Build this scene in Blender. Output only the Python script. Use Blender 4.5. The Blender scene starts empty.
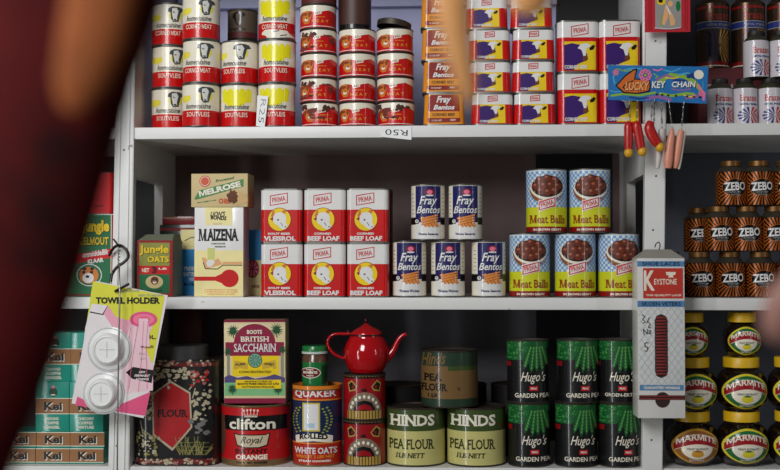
import bpy, bmesh, math, random
from mathutils import Vector, Matrix, Euler
R = math.radians
pi = math.pi
scene = bpy.context.scene
COL = scene.collection

# ------------------------------------------------------------------ camera
F, DIST, ZC = 1160.0, 2.0, 1.36
YAW, PITCH = math.atan(70 / F), math.atan(30 / F)
cam_data = bpy.data.cameras.new('camera')
cam_data.sensor_width = 36.0
cam_data.lens = 36.0 * F / 780.0
cam_data.clip_start = 0.02
cam_data.dof.use_dof = True
cam_data.dof.focus_distance = DIST + 0.03
cam_data.dof.aperture_fstop = 2.7
cam = bpy.data.objects.new('camera', cam_data)
COL.objects.link(cam)
cam.location = (0, -DIST, ZC)
cam.rotation_euler = (pi / 2 + PITCH, 0, YAW)
scene.camera = cam
CROT = Euler(cam.rotation_euler).to_matrix()

# ------------------------------------------------------------------ light
scene.view_settings.view_transform = 'Standard'
scene.view_settings.look = 'None'
scene.view_settings.gamma = 1.0
scene.view_settings.exposure = 0.0
scene.view_settings.use_curve_mapping = False
world = bpy.data.worlds.new('shop_air')
scene.world = world
world.use_nodes = True
world.node_tree.nodes['Background'].inputs[0].default_value = (0.92, 0.95, 1.0, 1)
world.node_tree.nodes['Background'].inputs[1].default_value = 0.06


def area(name, loc, target, sx, sy, power, color, spread=180):
    d = bpy.data.lights.new(name, 'AREA')
    d.shape = 'RECTANGLE'
    d.size, d.size_y, d.energy, d.color = sx, sy, power, color
    d.spread = R(spread)
    o = bpy.data.objects.new(name, d)
    COL.objects.link(o)
    o.location = loc
    o.rotation_euler = (Vector(target) - Vector(loc)).to_track_quat('-Z', 'Y').to_euler()
    return o


area('shop_window_daylight', (-0.78, -1.9, 2.3), (-0.2, 0.0, 1.40), 0.7, 0.9, 29, (0.975, 0.985, 1.0))
area('shop_door_daylight', (-1.75, -1.9, 1.05), (-0.1, 0.1, 1.25), 0.13, 1.7, 12, (0.97, 0.99, 1.0))
area('side_window_daylight', (1.55, -1.25, 1.55), (0.2, 0.0, 1.4), 0.045, 0.9, 2.0, (0.97, 0.99, 1.0))


# ------------------------------------------------------------------ pixel <-> place
def at(px, py, Y):
    d = CROT @ Vector(((px - 390) / F, (235 - py) / F, -1))
    t = (Y + DIST) / d.y
    return Vector((0, -DIST, ZC)) + d * t


def sc(px, Y, py=265):
    """metres per photograph pixel at this depth"""
    p = at(px, py, Y) - Vector((0, -DIST, ZC))
    return -(CROT.transposed() @ p).z / F


# ------------------------------------------------------------------ materials
def lin(c):
    return tuple((x / 255 / 12.92) if x / 255 <= 0.04045 else ((x / 255 + 0.055) / 1.055) ** 2.4 for x in c) + (1,)


MATS = {}


def M(name, rgb, rough=0.42, metal=0.0, wear=0.0, dirt=(62, 38, 22), scale=45.0, mottle=0.10, coat=0.0, spec=0.5):
    if name in MATS:
        return MATS[name]
    m = bpy.data.materials.new(name)
    m.use_nodes = True
    nt = m.node_tree
    N, L = nt.nodes, nt.links
    b = N['Principled BSDF']
    b.inputs['Roughness'].default_value = rough
    b.inputs['Metallic'].default_value = metal
    b.inputs['Coat Weight'].default_value = coat
    b.inputs['Coat Roughness'].default_value = 0.09
    b.inputs['Specular IOR Level'].default_value = spec
    tc = N.new('ShaderNodeTexCoord')
    oi = N.new('ShaderNodeObjectInfo')
    off = N.new('ShaderNodeVectorMath'); off.operation = 'SCALE'; off.inputs['Scale'].default_value = 17.0
    L.new(oi.outputs['Location'], off.inputs[0])
    add = N.new('ShaderNodeVectorMath'); add.operation = 'ADD'
    L.new(tc.outputs['Object'], add.inputs[0]); L.new(off.outputs[0], add.inputs[1])
    n1 = N.new('ShaderNodeTexNoise'); n1.inputs['Scale'].default_value = 30; n1.inputs['Detail'].default_value = 5
    L.new(add.outputs[0], n1.inputs['Vector'])
    mx = N.new('ShaderNodeMix'); mx.data_type = 'RGBA'
    c = lin(rgb)
    mx.inputs['A'].default_value = tuple(x * (1 - mottle) for x in c[:3]) + (1,)
    mx.inputs['B'].default_value = tuple(min(1, x * (1 + mottle)) for x in c[:3]) + (1,)
    L.new(n1.outputs['Fac'], mx.inputs['Factor'])
    out = mx.outputs['Result']
    if wear > 0:
        n2 = N.new('ShaderNodeTexNoise'); n2.inputs['Scale'].default_value = scale; n2.inputs['Detail'].default_value = 6
        n2.inputs['Roughness'].default_value = 0.65
        L.new(add.outputs[0], n2.inputs['Vector'])
        rp = N.new('ShaderNodeValToRGB')
        t = 0.76 - 0.16 * wear
        rp.color_ramp.elements[0].position = t
        rp.color_ramp.elements[0].color = (0, 0, 0, 1)
        rp.color_ramp.elements[1].position = t + 0.06
        rp.color_ramp.elements[1].color = (0.85, 0.85, 0.85, 1)
        L.new(n2.outputs['Fac'], rp.inputs[0])
        m2 = N.new('ShaderNodeMix'); m2.data_type = 'RGBA'
        L.new(rp.outputs[0], m2.inputs['Factor'])
        L.new(out, m2.inputs['A'])
        m2.inputs['B'].default_value = lin(dirt)
        out = m2.outputs['Result']
    L.new(out, b.inputs['Base Color'])
    MATS[name] = m
    return m


def ink(name, rgb, **k):
    k.setdefault('wear', 0.35)
    k.setdefault('rough', 0.36)
    k.setdefault('coat', 0.5)
    k.setdefault('spec', 0.3)
    return M('ink_' + name, rgb, **k)


TIN = M('tin_plate', (120, 118, 112), 0.38, 0.9, wear=0.8, scale=60)
TIN_DARK = M('tarnished_tin', (74, 66, 58), 0.5, 0.7, wear=1.0, scale=70)
WHITE = ink('white', (226, 224, 220))
CREAM = ink('cream', (234, 226, 206))
RED = ink('red', (200, 14, 14))
DRED = ink('deep_red', (140, 16, 18))
BLACK = ink('black', (16, 15, 16))
YEL = ink('yellow', (236, 200, 20))
PALEYEL = ink('pale_yellow', (236, 226, 160))
ORG = ink('orange', (222, 126, 36))
NAVY = ink('navy', (32, 30, 92))
PURP = ink('purple', (58, 28, 104))
GREEN = ink('green', (24, 112, 52))
DGREEN = ink('dark_green', (16, 62, 34))
GREY = ink('grey', (150, 148, 144))
BROWN = ink('brown', (112, 62, 34))
PINK = ink('pink', (236, 120, 150))
PAPER = M('white_paper', (240, 240, 238), 0.7)
PAINT = M('white_gloss_paint', (222, 221, 217), 0.38, wear=0.66, dirt=(70, 62, 56), scale=52, mottle=0.04)
STEEL = M('dark_steel', (60, 58, 56), 0.35, 0.9)
WIRE = M('grey_wire', (150, 150, 150), 0.35, 0.9)

# ------------------------------------------------------------------ objects
KIDS = {}


def obj(name, data, parent=None, loc=None):
    o = bpy.data.objects.new(name, data)
    COL.objects.link(o)
    if parent is not None:
        o.parent = parent
        KIDS.setdefault(parent.name, []).append(o)
    if loc is not None:
        o.location = loc
    return o


def tag(o, label=None, cat=None, group=None, kind=None):
    for k, v in (('label', label), ('category', cat), ('group', group), ('kind', kind)):
        if v:
            o[k] = v
    return o


def thing(name, label=None, cat=None, group=None):
    return tag(obj(name, None), label, cat, group)


def copy_tree(o, parent=None):
    c = o.copy()
    COL.objects.link(c)
    if parent is not None:
        c.parent = parent
        KIDS.setdefault(parent.name, []).append(c)
    for k in KIDS.get(o.name, []):
        copy_tree(k, c)
    return c


class Kind:
    """a thing built once; every further use is a copy of it with its parts"""

    def __init__(self, root, h):
        self.root, self.h, self.used = root, h, False

    def use(self, loc, rz=0.0, label=None, cat=None, group=None, tilt=0.0):
        o = copy_tree(self.root) if self.used else self.root
        self.used = True
        o.location = loc
        o.rotation_euler = (0, tilt, R(rz))
        for k in ('label', 'category', 'group'):
            if k in o:
                del o[k]
        return tag(o, label, cat, group)


def finish(name, bm, mats, parent=None, smooth=True, loc=None, sharp=40):
    me = bpy.data.meshes.new(name)
    bm.normal_update()
    bm.to_mesh(me)
    bm.free()
    for m in (mats if isinstance(mats, (list, tuple)) else [mats]):
        me.materials.append(m)
    if smooth:
        me.polygons.foreach_set('use_smooth', [True] * len(me.polygons))
        me.set_sharp_from_angle(angle=R(sharp))
    return obj(name, me, parent, loc)


def lathe(name, prof, mat, parent=None, n=64, loc=None, sharp=40):
    bm = bmesh.new()
    rings = []
    for r, z in prof:
        if r < 1e-6:
            rings.append([bm.verts.new((0, 0, z))])
        else:
            rings.append([bm.verts.new((r * math.sin(2 * pi * i / n), -r * math.cos(2 * pi * i / n), z)) for i in range(n)])
    for a, b in zip(rings, rings[1:]):
        for i in range(n):
            j = (i + 1) % n
            if len(a) == 1 and len(b) == 1:
                continue
            if len(a) == 1:
                bm.faces.new((a[0], b[j], b[i]))
            elif len(b) == 1:
                bm.faces.new((a[i], a[j], b[0]))
            else:
                bm.faces.new((a[i], a[j], b[j], b[i]))
    bmesh.ops.recalc_face_normals(bm, faces=bm.faces)
    return finish(name, bm, mat, parent, loc=loc, sharp=sharp)


def box_bm(x0, y0, z0, x1, y1, z1, bev=0.0):
    bm = bmesh.new()
    bmesh.ops.create_cube(bm, size=1)
    for v in bm.verts:
        v.co = Vector((x0 + (v.co.x + .5) * (x1 - x0), y0 + (v.co.y + .5) * (y1 - y0), z0 + (v.co.z + .5) * (z1 - z0)))
    if bev:
        bmesh.ops.bevel(bm, geom=bm.edges[:], offset=bev, segments=2, affect='EDGES', profile=0.6)
    return bm


def box(name, x0, y0, z0, x1, y1, z1, mat, parent=None, bev=0.0):
    return finish(name, box_bm(x0, y0, z0, x1, y1, z1, bev), mat, parent, smooth=bool(bev))


def hexa(name, p8, mat, parent=None, bev=0.0):
    """solid from 4 bottom and 4 top corners"""
    bm = bmesh.new()
    v = [bm.verts.new(p) for p in p8]
    for f in ((3, 2, 1, 0), (4, 5, 6, 7), (0, 1, 5, 4), (1, 2, 6, 5), (2, 3, 7, 6), (3, 0, 4, 7)):
        bm.faces.new([v[i] for i in f])
    bmesh.ops.recalc_face_normals(bm, faces=bm.faces)
    if bev:
        bmesh.ops.bevel(bm, geom=bm.edges[:], offset=bev, segments=2, affect='EDGES')
    return finish(name, bm, mat, parent, smooth=bool(bev))


def tube(name, pts, rad, mat, parent=None, n=10, ell=1.0, sub=6, caps=True):
    """smooth tube along a Catmull-Rom path; rad is a number or one per point; ell squashes it along Y"""
    pts = [Vector(p) for p in pts]
    rads = rad if isinstance(rad, (list, tuple)) else [rad] * len(pts)
    P, Q = [], []
    for i in range(len(pts) - 1):
        p0, p1, p2, p3 = pts[max(i - 1, 0)], pts[i], pts[i + 1], pts[min(i + 2, len(pts) - 1)]
        for k in range(sub):
            t = k / sub
            P.append(0.5 * ((2 * p1) + (p2 - p0) * t + (2 * p0 - 5 * p1 + 4 * p2 - p3) * t * t + (3 * p1 - p0 - 3 * p2 + p3) * t ** 3))
            Q.append(rads[i] * (1 - t) + rads[i + 1] * t)
    P.append(pts[-1]); Q.append(rads[-1])
    bm = bmesh.new()
    rings = []
    up = None
    for i, p in enumerate(P):
        d = (P[min(i + 1, len(P) - 1)] - P[max(i - 1, 0)]).normalized()
        if up is None:
            up = Vector((0, 1, 0)) if abs(d.y) < .9 else Vector((1, 0, 0))
        s = d.cross(up).normalized()
        up = s.cross(d).normalized()
        rings.append([bm.verts.new(p + (s * math.cos(2 * pi * k / n) + up * ell * math.sin(2 * pi * k / n)) * Q[i]) for k in range(n)])
    for a, b in zip(rings, rings[1:]):
        for k in range(n):
            bm.faces.new((a[k], a[(k + 1) % n], b[(k + 1) % n], b[k]))
    if caps:
        bm.faces.new(rings[0]); bm.faces.new(rings[-1])
    bmesh.ops.recalc_face_normals(bm, faces=bm.faces)
    return finish(name, bm, mat, parent, sharp=60)


# ------------------------------------------------------------------ surfaces that carry print
class Cyl:
    def __init__(s, r):
        s.r = r
        s.cuts = [2 * pi * r * k / 64 for k in range(-32, 33)]

    def fit(s, x):
        return s.r * math.asin(max(-0.985, min(0.985, x / s.r)))

    def pos(s, u, v, w):
        a = u / s.r
        n = Vector((math.sin(a), -math.cos(a), 0))
        return n * (s.r + w) + Vector((0, 0, v)), n


class Rev(Cyl):
    """surface of revolution, radius f(z)"""

    def __init__(s, r, f):
        Cyl.__init__(s, r)
        s.f = f

    def pos(s, u, v, w):
        a = u / s.r
        e = 1e-4
        dr = (s.f(v + e) - s.f(v - e)) / (2 * e)
        n = Vector((math.sin(a), -math.cos(a), -dr)).normalized()
        k = s.f(v)
        return Vector((math.sin(a) * k, -math.cos(a) * k, v)) + n * w, n


class RBox:
    """rounded box of half width a, half depth b, corner c; taper = width factor lost at the top"""

    def __init__(s, a, b, c, taper=0.0, h=1.0):
        s.a, s.b, s.c, s.t, s.h = a, b, c, taper, h
        q = c * pi / 2
        s.cuts = []
        for sg in (-1, 1):
            s.cuts += [sg * (a - c + q * k / 6) for k in range(7)]
        s.tot = a - c + q + 2 * (b - c) + q + a - c

    def fit(s, x):
        return x

    def pos(s, u, v, w):
        sg = -1 if u < 0 else 1
        t = abs(u)
        a, b, c = s.a, s.b, s.c
        q = c * pi / 2
        if t <= a - c:
            p, n = Vector((t, -b, 0)), Vector((0, -1, 0))
        elif t <= a - c + q:
            g = (t - a + c) / c
            n = Vector((math.sin(g), -math.cos(g), 0))
            p = Vector((a - c, -b + c, 0)) + n * c
        elif t <= a - c + q + 2 * (b - c):
            n = Vector((1, 0, 0))
            p = Vector((a, -b + c + (t - a + c - q), 0))
        else:
            n = Vector((0, 1, 0))
            p = Vector((a - c - (t - (a - c + q + 2 * (b - c))), b, 0))
        p = p + n * w
        k = 1 - s.t * v / s.h
        return Vector((p.x * sg * k, p.y * (1 - s.t * .6 * v / s.h), v)), Vector((n.x * sg, n.y, 0))


class Flat:
    cuts = ()

    def __init__(s, y=0.0):
        s.y = y

    def fit(s, x):
        return x

    def pos(s, u, v, w):
        return Vector((u, s.y - w, v)), Vector((0, -1, 0))


GLYPHS = {}


def glyphs(text, bold, shear, slab=False):
    k = (text, bold, shear, slab)
    if k not in GLYPHS:
        cu = bpy.data.curves.new('text', 'FONT')
        cu.body = text
        cu.resolution_u = 2
        cu.offset = bold
        cu.shear = shear
        for _ in range(1 + text.count('M')):
            cu.materials.append(None)
        c_ = 0
        for i, ch in enumerate(text):
            if ch == 'M':
                c_ += 1
                cu.body_format[i].material_index = c_
        ob = bpy.data.objects.new('text', cu)
        COL.objects.link(ob)
        me = bpy.data.meshes.new_from_object(ob.evaluated_get(bpy.context.evaluated_depsgraph_get()))
        vs = [(v.co.x, v.co.y) for v in me.vertices]
        fs = [tuple(p.vertices) for p in me.polygons if p.material_index == 0]
        for n in range(1, 1 + text.count('M')):     # redraw every M with its middle reaching the base line
            ids = {i for p in me.polygons if p.material_index == n for i in p.vertices}
            if not ids:
                continue
            X0, X1 = min(vs[i][0] for i in ids), max(vs[i][0] for i in ids)
            Y0, Y1 = min(vs[i][1] for i in ids), max(vs[i][1] for i in ids)
            W_, H_ = X1 - X0, Y1 - Y0
            t = (.075 + 1.2 * bold) * H_ / .73 / W_
            M_ = ((0, 0), (0, 1), (t * 1.3, 1), (.5, .36), (1 - t * 1.3, 1), (1, 1), (1, 0), (1 - t, 0), (1 - t, .66), (.5 + .3 * t, .02), (.5 - .3 * t, .02), (t, .66), (t, 0))
            n0 = len(vs)
            vs += [(X0 + x * W_ + (0 if not shear else shear * (y - .5) * 0), Y0 + y * H_) for x, y in M_]
            fs.append(tuple(range(n0 + len(M_) - 1, n0 - 1, -1)))
        used = sorted({i for f in fs for i in f})
        at_ = {i: k_ for k_, i in enumerate(used)}
        vs = [vs[i] for i in used]
        fs = [tuple(at_[i] for i in f) for f in fs]
        bpy.data.objects.remove(ob)
        bpy.data.meshes.remove(me)
        bpy.data.curves.remove(cu)
        y0, y1 = min(v[1] for v in vs), max(v[1] for v in vs)
        if slab:                         # feet on every stem that ends at the base or cap line
            cnt = {}
            for f in fs:
                for i in range(len(f)):
                    e = tuple(sorted((f[i], f[(i + 1) % len(f)])))
                    cnt[e] = cnt.get(e, 0) + 1
            hh = y1 - y0
            for (i, j), c in list(cnt.items()):
                if c != 1:
                    continue
                p, q = vs[i], vs[j]
                w = abs(p[0] - q[0])
                for yy, sg in ((y0, 1), (y1, -1)):
                    if abs(p[1] - yy) < .05 * hh and abs(q[1] - yy) < .05 * hh and .03 * hh < w < .34 * hh:
                        a_, b_ = min(p[0], q[0]) - .085 * hh, max(p[0], q[0]) + .085 * hh
                        n0 = len(vs)
                        vs += [(a_, yy), (b_, yy), (b_, yy + sg * .10 * hh), (a_, yy + sg * .10 * hh)]
                        fs.append((n0, n0 + 1, n0 + 2, n0 + 3) if sg > 0 else (n0 + 3, n0 + 2, n0 + 1, n0))
        x0, x1 = min(v[0] for v in vs), max(v[0] for v in vs)
        GLYPHS[k] = ([((x - x0) / (x1 - x0) - .5, (y - y0) / (y1 - y0) - .5) for x, y in vs], fs)
    return GLYPHS[k]


EPS = 0.00014


class Art:
    """flat shapes in photograph pixels (y down), laid on a surface; every named group is one mesh"""

    def __init__(s, surf, cx, yb, m, fr=(0, 0, 1), th=0.0, cy=None):
        s.surf, s.cx, s.yb, s.m, s.fr, s.th, s.cy = surf, cx, yb, m, fr, th, cy
        s.g = {}
        s.n = {}
        s.part = 'label'

    def P(s, X, Y):
        ox, oy, k = s.fr
        x, y = ox + X / k - s.cx, s.yb - (oy + Y / k)
        if s.th:
            c0 = s.yb - s.cy
            y -= c0
            x, y = x * math.cos(s.th) - y * math.sin(s.th), x * math.sin(s.th) + y * math.cos(s.th)
            y += c0
        return s.surf.fit(x * s.m), y * s.m

    def _add(s, mat, L, vs, fs):
        k = round(L, 2)
        s.n[k] = s.n.get(k, 0) + 1
        L += 0.012 * (s.n[k] - 1)
        s.g.setdefault(s.part, []).append((mat, L, vs, fs))

    def raw(s, mat, L, u0, v0, u1, v1):
        s._add(mat, L, [(u0, v0), (u1, v0), (u1, v1), (u0, v1)], [(0, 1, 2, 3)])

    def poly(s, mat, L, pts):
        s._add(mat, L, [s.P(*p) for p in pts], [tuple(range(len(pts)))])

    def rect(s, mat, L, x0, y0, x1, y1):
        s.poly(mat, L, [(x0, y1), (x1, y1), (x1, y0), (x0, y0)])

    def frame(s, mat, L, x0, y0, x1, y1, t, sk=0.0):
        """open frame; sk slants its horizontal edges (y change at the right side)"""
        o = [(x0, y1), (x1, y1 + sk), (x1, y0 + sk), (x0, y0)]
        i = [(x0 + t, y1 - t), (x1 - t, y1 - t + sk), (x1 - t, y0 + t + sk), (x0 + t, y0 + t)]
        s._add(mat, L, [s.P(*p) for p in o + i], [(k, (k + 1) % 4, 4 + (k + 1) % 4, 4 + k) for k in range(4)])

    def ell(s, mat, L, cx, cy, rx, ry, n=24, a0=0, a1=360, wob=0.0, rnd=None):
        pts = []
        full = abs(a1 - a0) >= 360
        for i in range(n if full else n + 1):
            a = R(a0 + (a1 - a0) * i / n)
            q = 1 + (rnd.uniform(-wob, wob) if rnd else 0)
            pts.append((cx + rx * q * math.cos(a), cy - ry * q * math.sin(a)))
        s.poly(mat, L, pts)

    def ring(s, mat, L, cx, cy, rx, ry, t, n=32, a0=0, a1=360):
        vs, fs = [], []
        for i in range(n + 1):
            a = R(a0 + (a1 - a0) * i / n)
            vs.append(s.P(cx + rx * math.cos(a), cy - ry * math.sin(a)))
            vs.append(s.P(cx + (rx - t) * math.cos(a), cy - (ry - t) * math.sin(a)))
        for i in range(n):
            fs.append((2 * i, 2 * i + 2, 2 * i + 3, 2 * i + 1))
        s._add(mat, L, vs, fs)

    def rays(s, mat, L, cx, cy, r0, r1, n, duty=.5, a0=0, a1=360, asp=1.0, clip=None):
        for i in range(n):
            b = R(a0 + (a1 - a0) * i / n)
            e = R((a1 - a0) / n * duty)
            pts = []
            for (r, a) in ((r0, b), (r1, b), (r1, b + e), (r0, b + e)):
                x, y = cx + r * math.cos(a), cy - r * asp * math.sin(a)
                if clip:
                    x0, y0, x1, y1 = clip
                    k = 1.0
                    dx, dy = x - cx, y - cy
                    if dx > 0: k = min(k, (x1 - cx) / dx)
                    if dx < 0: k = min(k, (x0 - cx) / dx)
                    if dy > 0: k = min(k, (y1 - cy) / dy)
                    if dy < 0: k = min(k, (y0 - cy) / dy)
                    x, y = cx + dx * k, cy + dy * k
                pts.append((x, y))
            s.poly(mat, L, pts)

    def line(s, mat, L, pts, t):
        for (x0, y0), (x1, y1) in zip(pts, pts[1:]):
            d = math.hypot(x1 - x0, y1 - y0) or 1
            nx, ny = -(y1 - y0) / d * t / 2, (x1 - x0) / d * t / 2
            s.poly(mat, L, [(x0 + nx, y0 + ny), (x1 + nx, y1 + ny), (x1 - nx, y1 - ny), (x0 - nx, y0 - ny)])

    def text(s, mat, L, txt, cx, cy, w, h, bold=0.02, shear=0.0, rot=0.0, arc=0.0, slab=False):
        """rot in degrees counter-clockwise; arc raises the middle (pixels)"""
        old, s.part = s.part, 'lettering'
        vs, fs = glyphs(txt, bold, shear, slab)
        c, n = math.cos(R(rot)), math.sin(R(rot))
        out = []
        for x, y in vs:
            X, Y = x * w, y * h + arc * (1 - 4 * x * x)
            out.append(s.P(cx + X * c - Y * n, cy - (X * n + Y * c)))
        s._add(mat, L, out, fs)
        s.part = old

    def em(s, mat, L, x0, y0, x1, y1, t):
        """a heavy roman M"""
        w = x1 - x0
        old, s.part = s.part, 'lettering'
        s.poly(mat, L, [(x0 + .1 * w, y0), (x0 + .1 * w + .5 * t, y0), (x0 + .1 * w + .5 * t, y1), (x0 + .1 * w, y1)])
        s.poly(mat, L, [(x1 - .06 * w - t, y0), (x1 - .06 * w, y0), (x1 - .06 * w, y1), (x1 - .06 * w - t, y1)])
        s.poly(mat, L, [(x0 + .1 * w, y0), (x0 + .1 * w + t, y0), (x0 + .52 * w, y1), (x0 + .44 * w, y1)])
        s.poly(mat, L, [(x1 - .06 * w - .6 * t, y0), (x1 - .06 * w, y0), (x0 + .52 * w, y1), (x0 + .44 * w, y1)])
        h = (y1 - y0) * .09
        for a_, b_, ya, yb in ((x0, x0 + .3 * w, y1 - h, y1), (x1 - .3 * w, x1, y1 - h, y1), (x0, x0 + .3 * w, y0, y0 + h), (x1 - .3 * w, x1, y0, y0 + h)):
            s.poly(mat, L, [(a_, yb), (b_, yb), (b_, ya), (a_, ya)])
        s.part = old

    def pic(s):
        s.part = 'picture'
        return s

    def build(s, root, base='label'):
        done = {}
        order = [base] + [k for k in s.g if k != base]
        for name in order:
            if name not in s.g:
                continue
            bm = bmesh.new()
            mats = []
            for mat, L, vs, fs in s.g[name]:
                if mat not in mats:
                    mats.append(mat)
                mi = mats.index(mat)
                bv = [bm.verts.new((x, y, L)) for x, y in vs]
                for f in fs:
                    try:
                        bf = bm.faces.new([bv[i] for i in f])
                        bf.material_index = mi
                    except ValueError:
                        pass
            bm.normal_update()
            big = [f for f in bm.faces if len(f.verts) > 4]
            if big:
                bmesh.ops.triangulate(bm, faces=big)
            us = [v.co.x for v in bm.verts]
            lo, hi = min(us), max(us)
            for u in s.surf.cuts:
                if lo + 1e-6 < u < hi - 1e-6:
                    bmesh.ops.bisect_plane(bm, geom=bm.verts[:] + bm.edges[:] + bm.faces[:], dist=1e-6, plane_co=(u, 0, 0), plane_no=(1, 0, 0))
            if isinstance(s.surf, Rev):
                vv = [v.co.y for v in bm.verts]
                lo, hi = min(vv), max(vv)
                for k in range(1, 14):
                    q = lo + (hi - lo) * k / 14
                    bmesh.ops.bisect_plane(bm, geom=bm.verts[:] + bm.edges[:] + bm.faces[:], dist=1e-6, plane_co=(0, q, 0), plane_no=(0, 1, 0))
            nor = []
            bm.verts.index_update()
            for v in bm.verts:
                p, n = s.surf.pos(v.co.x, v.co.y, EPS * (1 + v.co.z))
                v.co = p
                nor.append(n)
            # every face looks outward
            bm.normal_update()
            flip = [f for f in bm.faces if f.normal.dot(sum((nor[v.index] for v in f.verts), Vector())) < 0]
            if flip:
                bmesh.ops.reverse_faces(bm, faces=flip)
            me = bpy.data.meshes.new(name)
            bm.to_mesh(me)
            bm.free()
            for m in mats:
                me.materials.append(m)
            me.polygons.foreach_set('use_smooth', [True] * len(me.polygons))
            me.normals_split_custom_set_from_vertices([tuple(n) for n in nor])
            par = root if (name == base or base not in done) else done[base]
            done[name] = obj(name, me, par)
        return done


# ------------------------------------------------------------------ builders
def can_kind(name, cx, yb, w, h, Yc, art, fr=(0, 0, 1), base=None, rim=TIN, body=TIN, rimh=1.6, grow=0.0):
    """round tin, w x h photograph pixels, standing at depth Yc; art(a) draws its wrap"""
    m = sc(cx, Yc)
    r, H = w / 2 * m, h * m
    rh = rimh * m
    br = r - 0.0009
    root = thing(name)
    lathe('body', [(0, .0012), (br - .004, .0012), (br - .002, 0.0008), (br, rh), (br, H - rh), (br - .001, H - .0006), (br - .003, H - .0035), (0, H - .0035)], body, root)
    ring = [(br - .0012, 0), (r - .0004, 0), (r, .0005), (r, rh - .0006), (br + .0002, rh), (br - .0012, rh)]
    lathe('rim', ring, rim, root)
    o = obj('rim', KIDS[root.name][-1].data, root, (0, 0, H - rh))
    a = Art(Cyl(br), cx, yb, m, fr)
    if base is not None:
        a.raw(base, 0, -pi * br, rh, pi * br, H - rh)
    a.rh, a.H, a.br = rh, H, br
    art(a)
    a.build(root)
    return Kind(root, H)


def band(a, mat, L, y0, y1):
    """a stripe all the way round between two photograph heights"""
    v0, v1 = a.P(0, y1)[1], a.P(0, y0)[1]
    if hasattr(a, 'H'):
        v0, v1 = max(v0, a.rh), min(v1, a.H - a.rh)
    if isinstance(a.surf, RBox):
        a.raw(mat, L, -a.surf.tot, v0, a.surf.tot, v1)
    else:
        a.raw(mat, L, -pi * a.surf.r, v0, pi * a.surf.r, v1)


def rprism_bm(a, b, c, z0, z1, taper=0.0, h=1.0, grow=0.0):
    s = RBox(a + grow, b + grow, c + grow, taper, h)
    us = [0] + sorted(u for u in s.cuts if u > 0)
    q = s.c * pi / 2
    us += [s.a - s.c + q + 2 * (s.b - s.c) + q * k / 6 for k in range(7)] + [s.tot]
    pts_r = []
    for u in us:
        pts_r.append(u)
    bm = bmesh.new()

    def corner(u):
        # like RBox.pos but rounding the rear corners too
        t = abs(u)
        A, B, C = s.a, s.b, s.c
        e = A - C + q + 2 * (B - C)
        if t > e:
            g = min((t - e) / C, pi / 2)
            if t <= e + q:
                return Vector((A - C + C * math.cos(g), B - C + C * math.sin(g)))
            return Vector((max(0, A - C - (t - e - q)), B))
        p = s.pos(t, 0, 0)[0]
        return Vector((p.x, p.y))
    right = []
    for u in us[:-1]:
        p = corner(u)
        if not right or (p - right[-1]).length > 1e-5:
            right.append(p)
    loop = right + [Vector((-p.x, p.y)) for p in reversed(right) if p.x > 1e-6]
    rings = []
    for z in (z0, z1):
        k, kk = 1 - taper * z / h, 1 - taper * .6 * z / h
        rings.append([bm.verts.new((p.x * k, p.y * kk, z)) for p in loop])
    n = len(loop)
    for i in range(n):
        bm.faces.new((rings[0][i], rings[0][(i + 1) % n], rings[1][(i + 1) % n], rings[1][i]))
    bm.faces.new(rings[1]); bm.faces.new(list(reversed(rings[0])))
    bmesh.ops.recalc_face_normals(bm, faces=bm.faces)
    return bm


def tin_kind(name, cx, yb, w, h, Yc, depth, corner, art, fr=(0, 0, 1), base=None, taper=0.0, rim=TIN, body=TIN, rimh=1.4):
    """rounded rectangular tin"""
    m = sc(cx, Yc)
    a_, H, b_, c_ = w / 2 * m, h * m, depth / 2, corner * m
    rh = rimh * m
    a_ -= .0006; b_ -= .0006
    root = thing(name)
    finish('body', rprism_bm(a_, b_, c_, .001, H - .001, taper, H), body, root)
    finish('rim', rprism_bm(a_, b_, c_, 0, rh, taper, H, .0007), rim, root)
    finish('rim', rprism_bm(a_, b_, c_, H - rh, H, taper, H, .0007), rim, root)
    a = Art(RBox(a_, b_, c_, taper, H), cx, yb, m, fr)
    a.rh, a.H = rh, H
    if base is not None:
        e = a_ - c_ + c_ * pi / 2 + 2 * (b_ - c_)
        a.raw(base, 0, -e, rh, e, H - rh)
    art(a)
    a.build(root)
    return Kind(root, H)


def carton(name, cx, yb, w, h, Yc, depth, mat, art, fr=(0, 0, 1), part='carton'):
    """cardboard box with print on its front and sides"""
    m = sc(cx, Yc)
    a_, H, b_ = w / 2 * m, h * m, depth / 2
    root = thing(name)
    box(part, -a_, -b_, 0, a_, b_, H, mat, root, bev=0.0008)
    a = Art(RBox(a_, b_, .0009, 0, H), cx, yb, m, fr)
    a.part = 'print'
    a.H = H; a.rh = 0
    art(a)
    a.build(root, 'print')
    return Kind(root, H)

# ------------------------------------------------------------------ the shelving
ZT, ZM, ZB = at(420, 125.4, 0).z, at(420, 297.6, 0).z, at(420, 466.6, 0).z
TH = sc(420, 0) * 12.0
DEEP = 0.315
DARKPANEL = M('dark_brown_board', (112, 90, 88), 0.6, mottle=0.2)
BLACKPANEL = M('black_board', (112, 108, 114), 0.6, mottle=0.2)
DEEPPANEL = M('near_black_board', (24, 24, 26), 0.7, mottle=0.2)
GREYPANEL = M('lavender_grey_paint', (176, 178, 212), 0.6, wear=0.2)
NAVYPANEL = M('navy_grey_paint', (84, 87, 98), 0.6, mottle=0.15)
FLOORM = M('worn_concrete', (120, 112, 104), 0.7, mottle=0.25)
WALLM = M('dim_plaster', (96, 92, 90), 0.8, mottle=0.1)
tag(box('floor', -2.2, -2.6, -0.05, 2.2, 0.6, 0, FLOORM), kind='structure')
tag(box('wall_back', -2.2, DEEP + .03, 0, 2.2, DEEP + .13, 2.6, WALLM), kind='structure')

unit = thing('shelving_unit', 'chipped white painted wooden shelving unit holding all the tins and jars', 'shelves')


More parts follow.
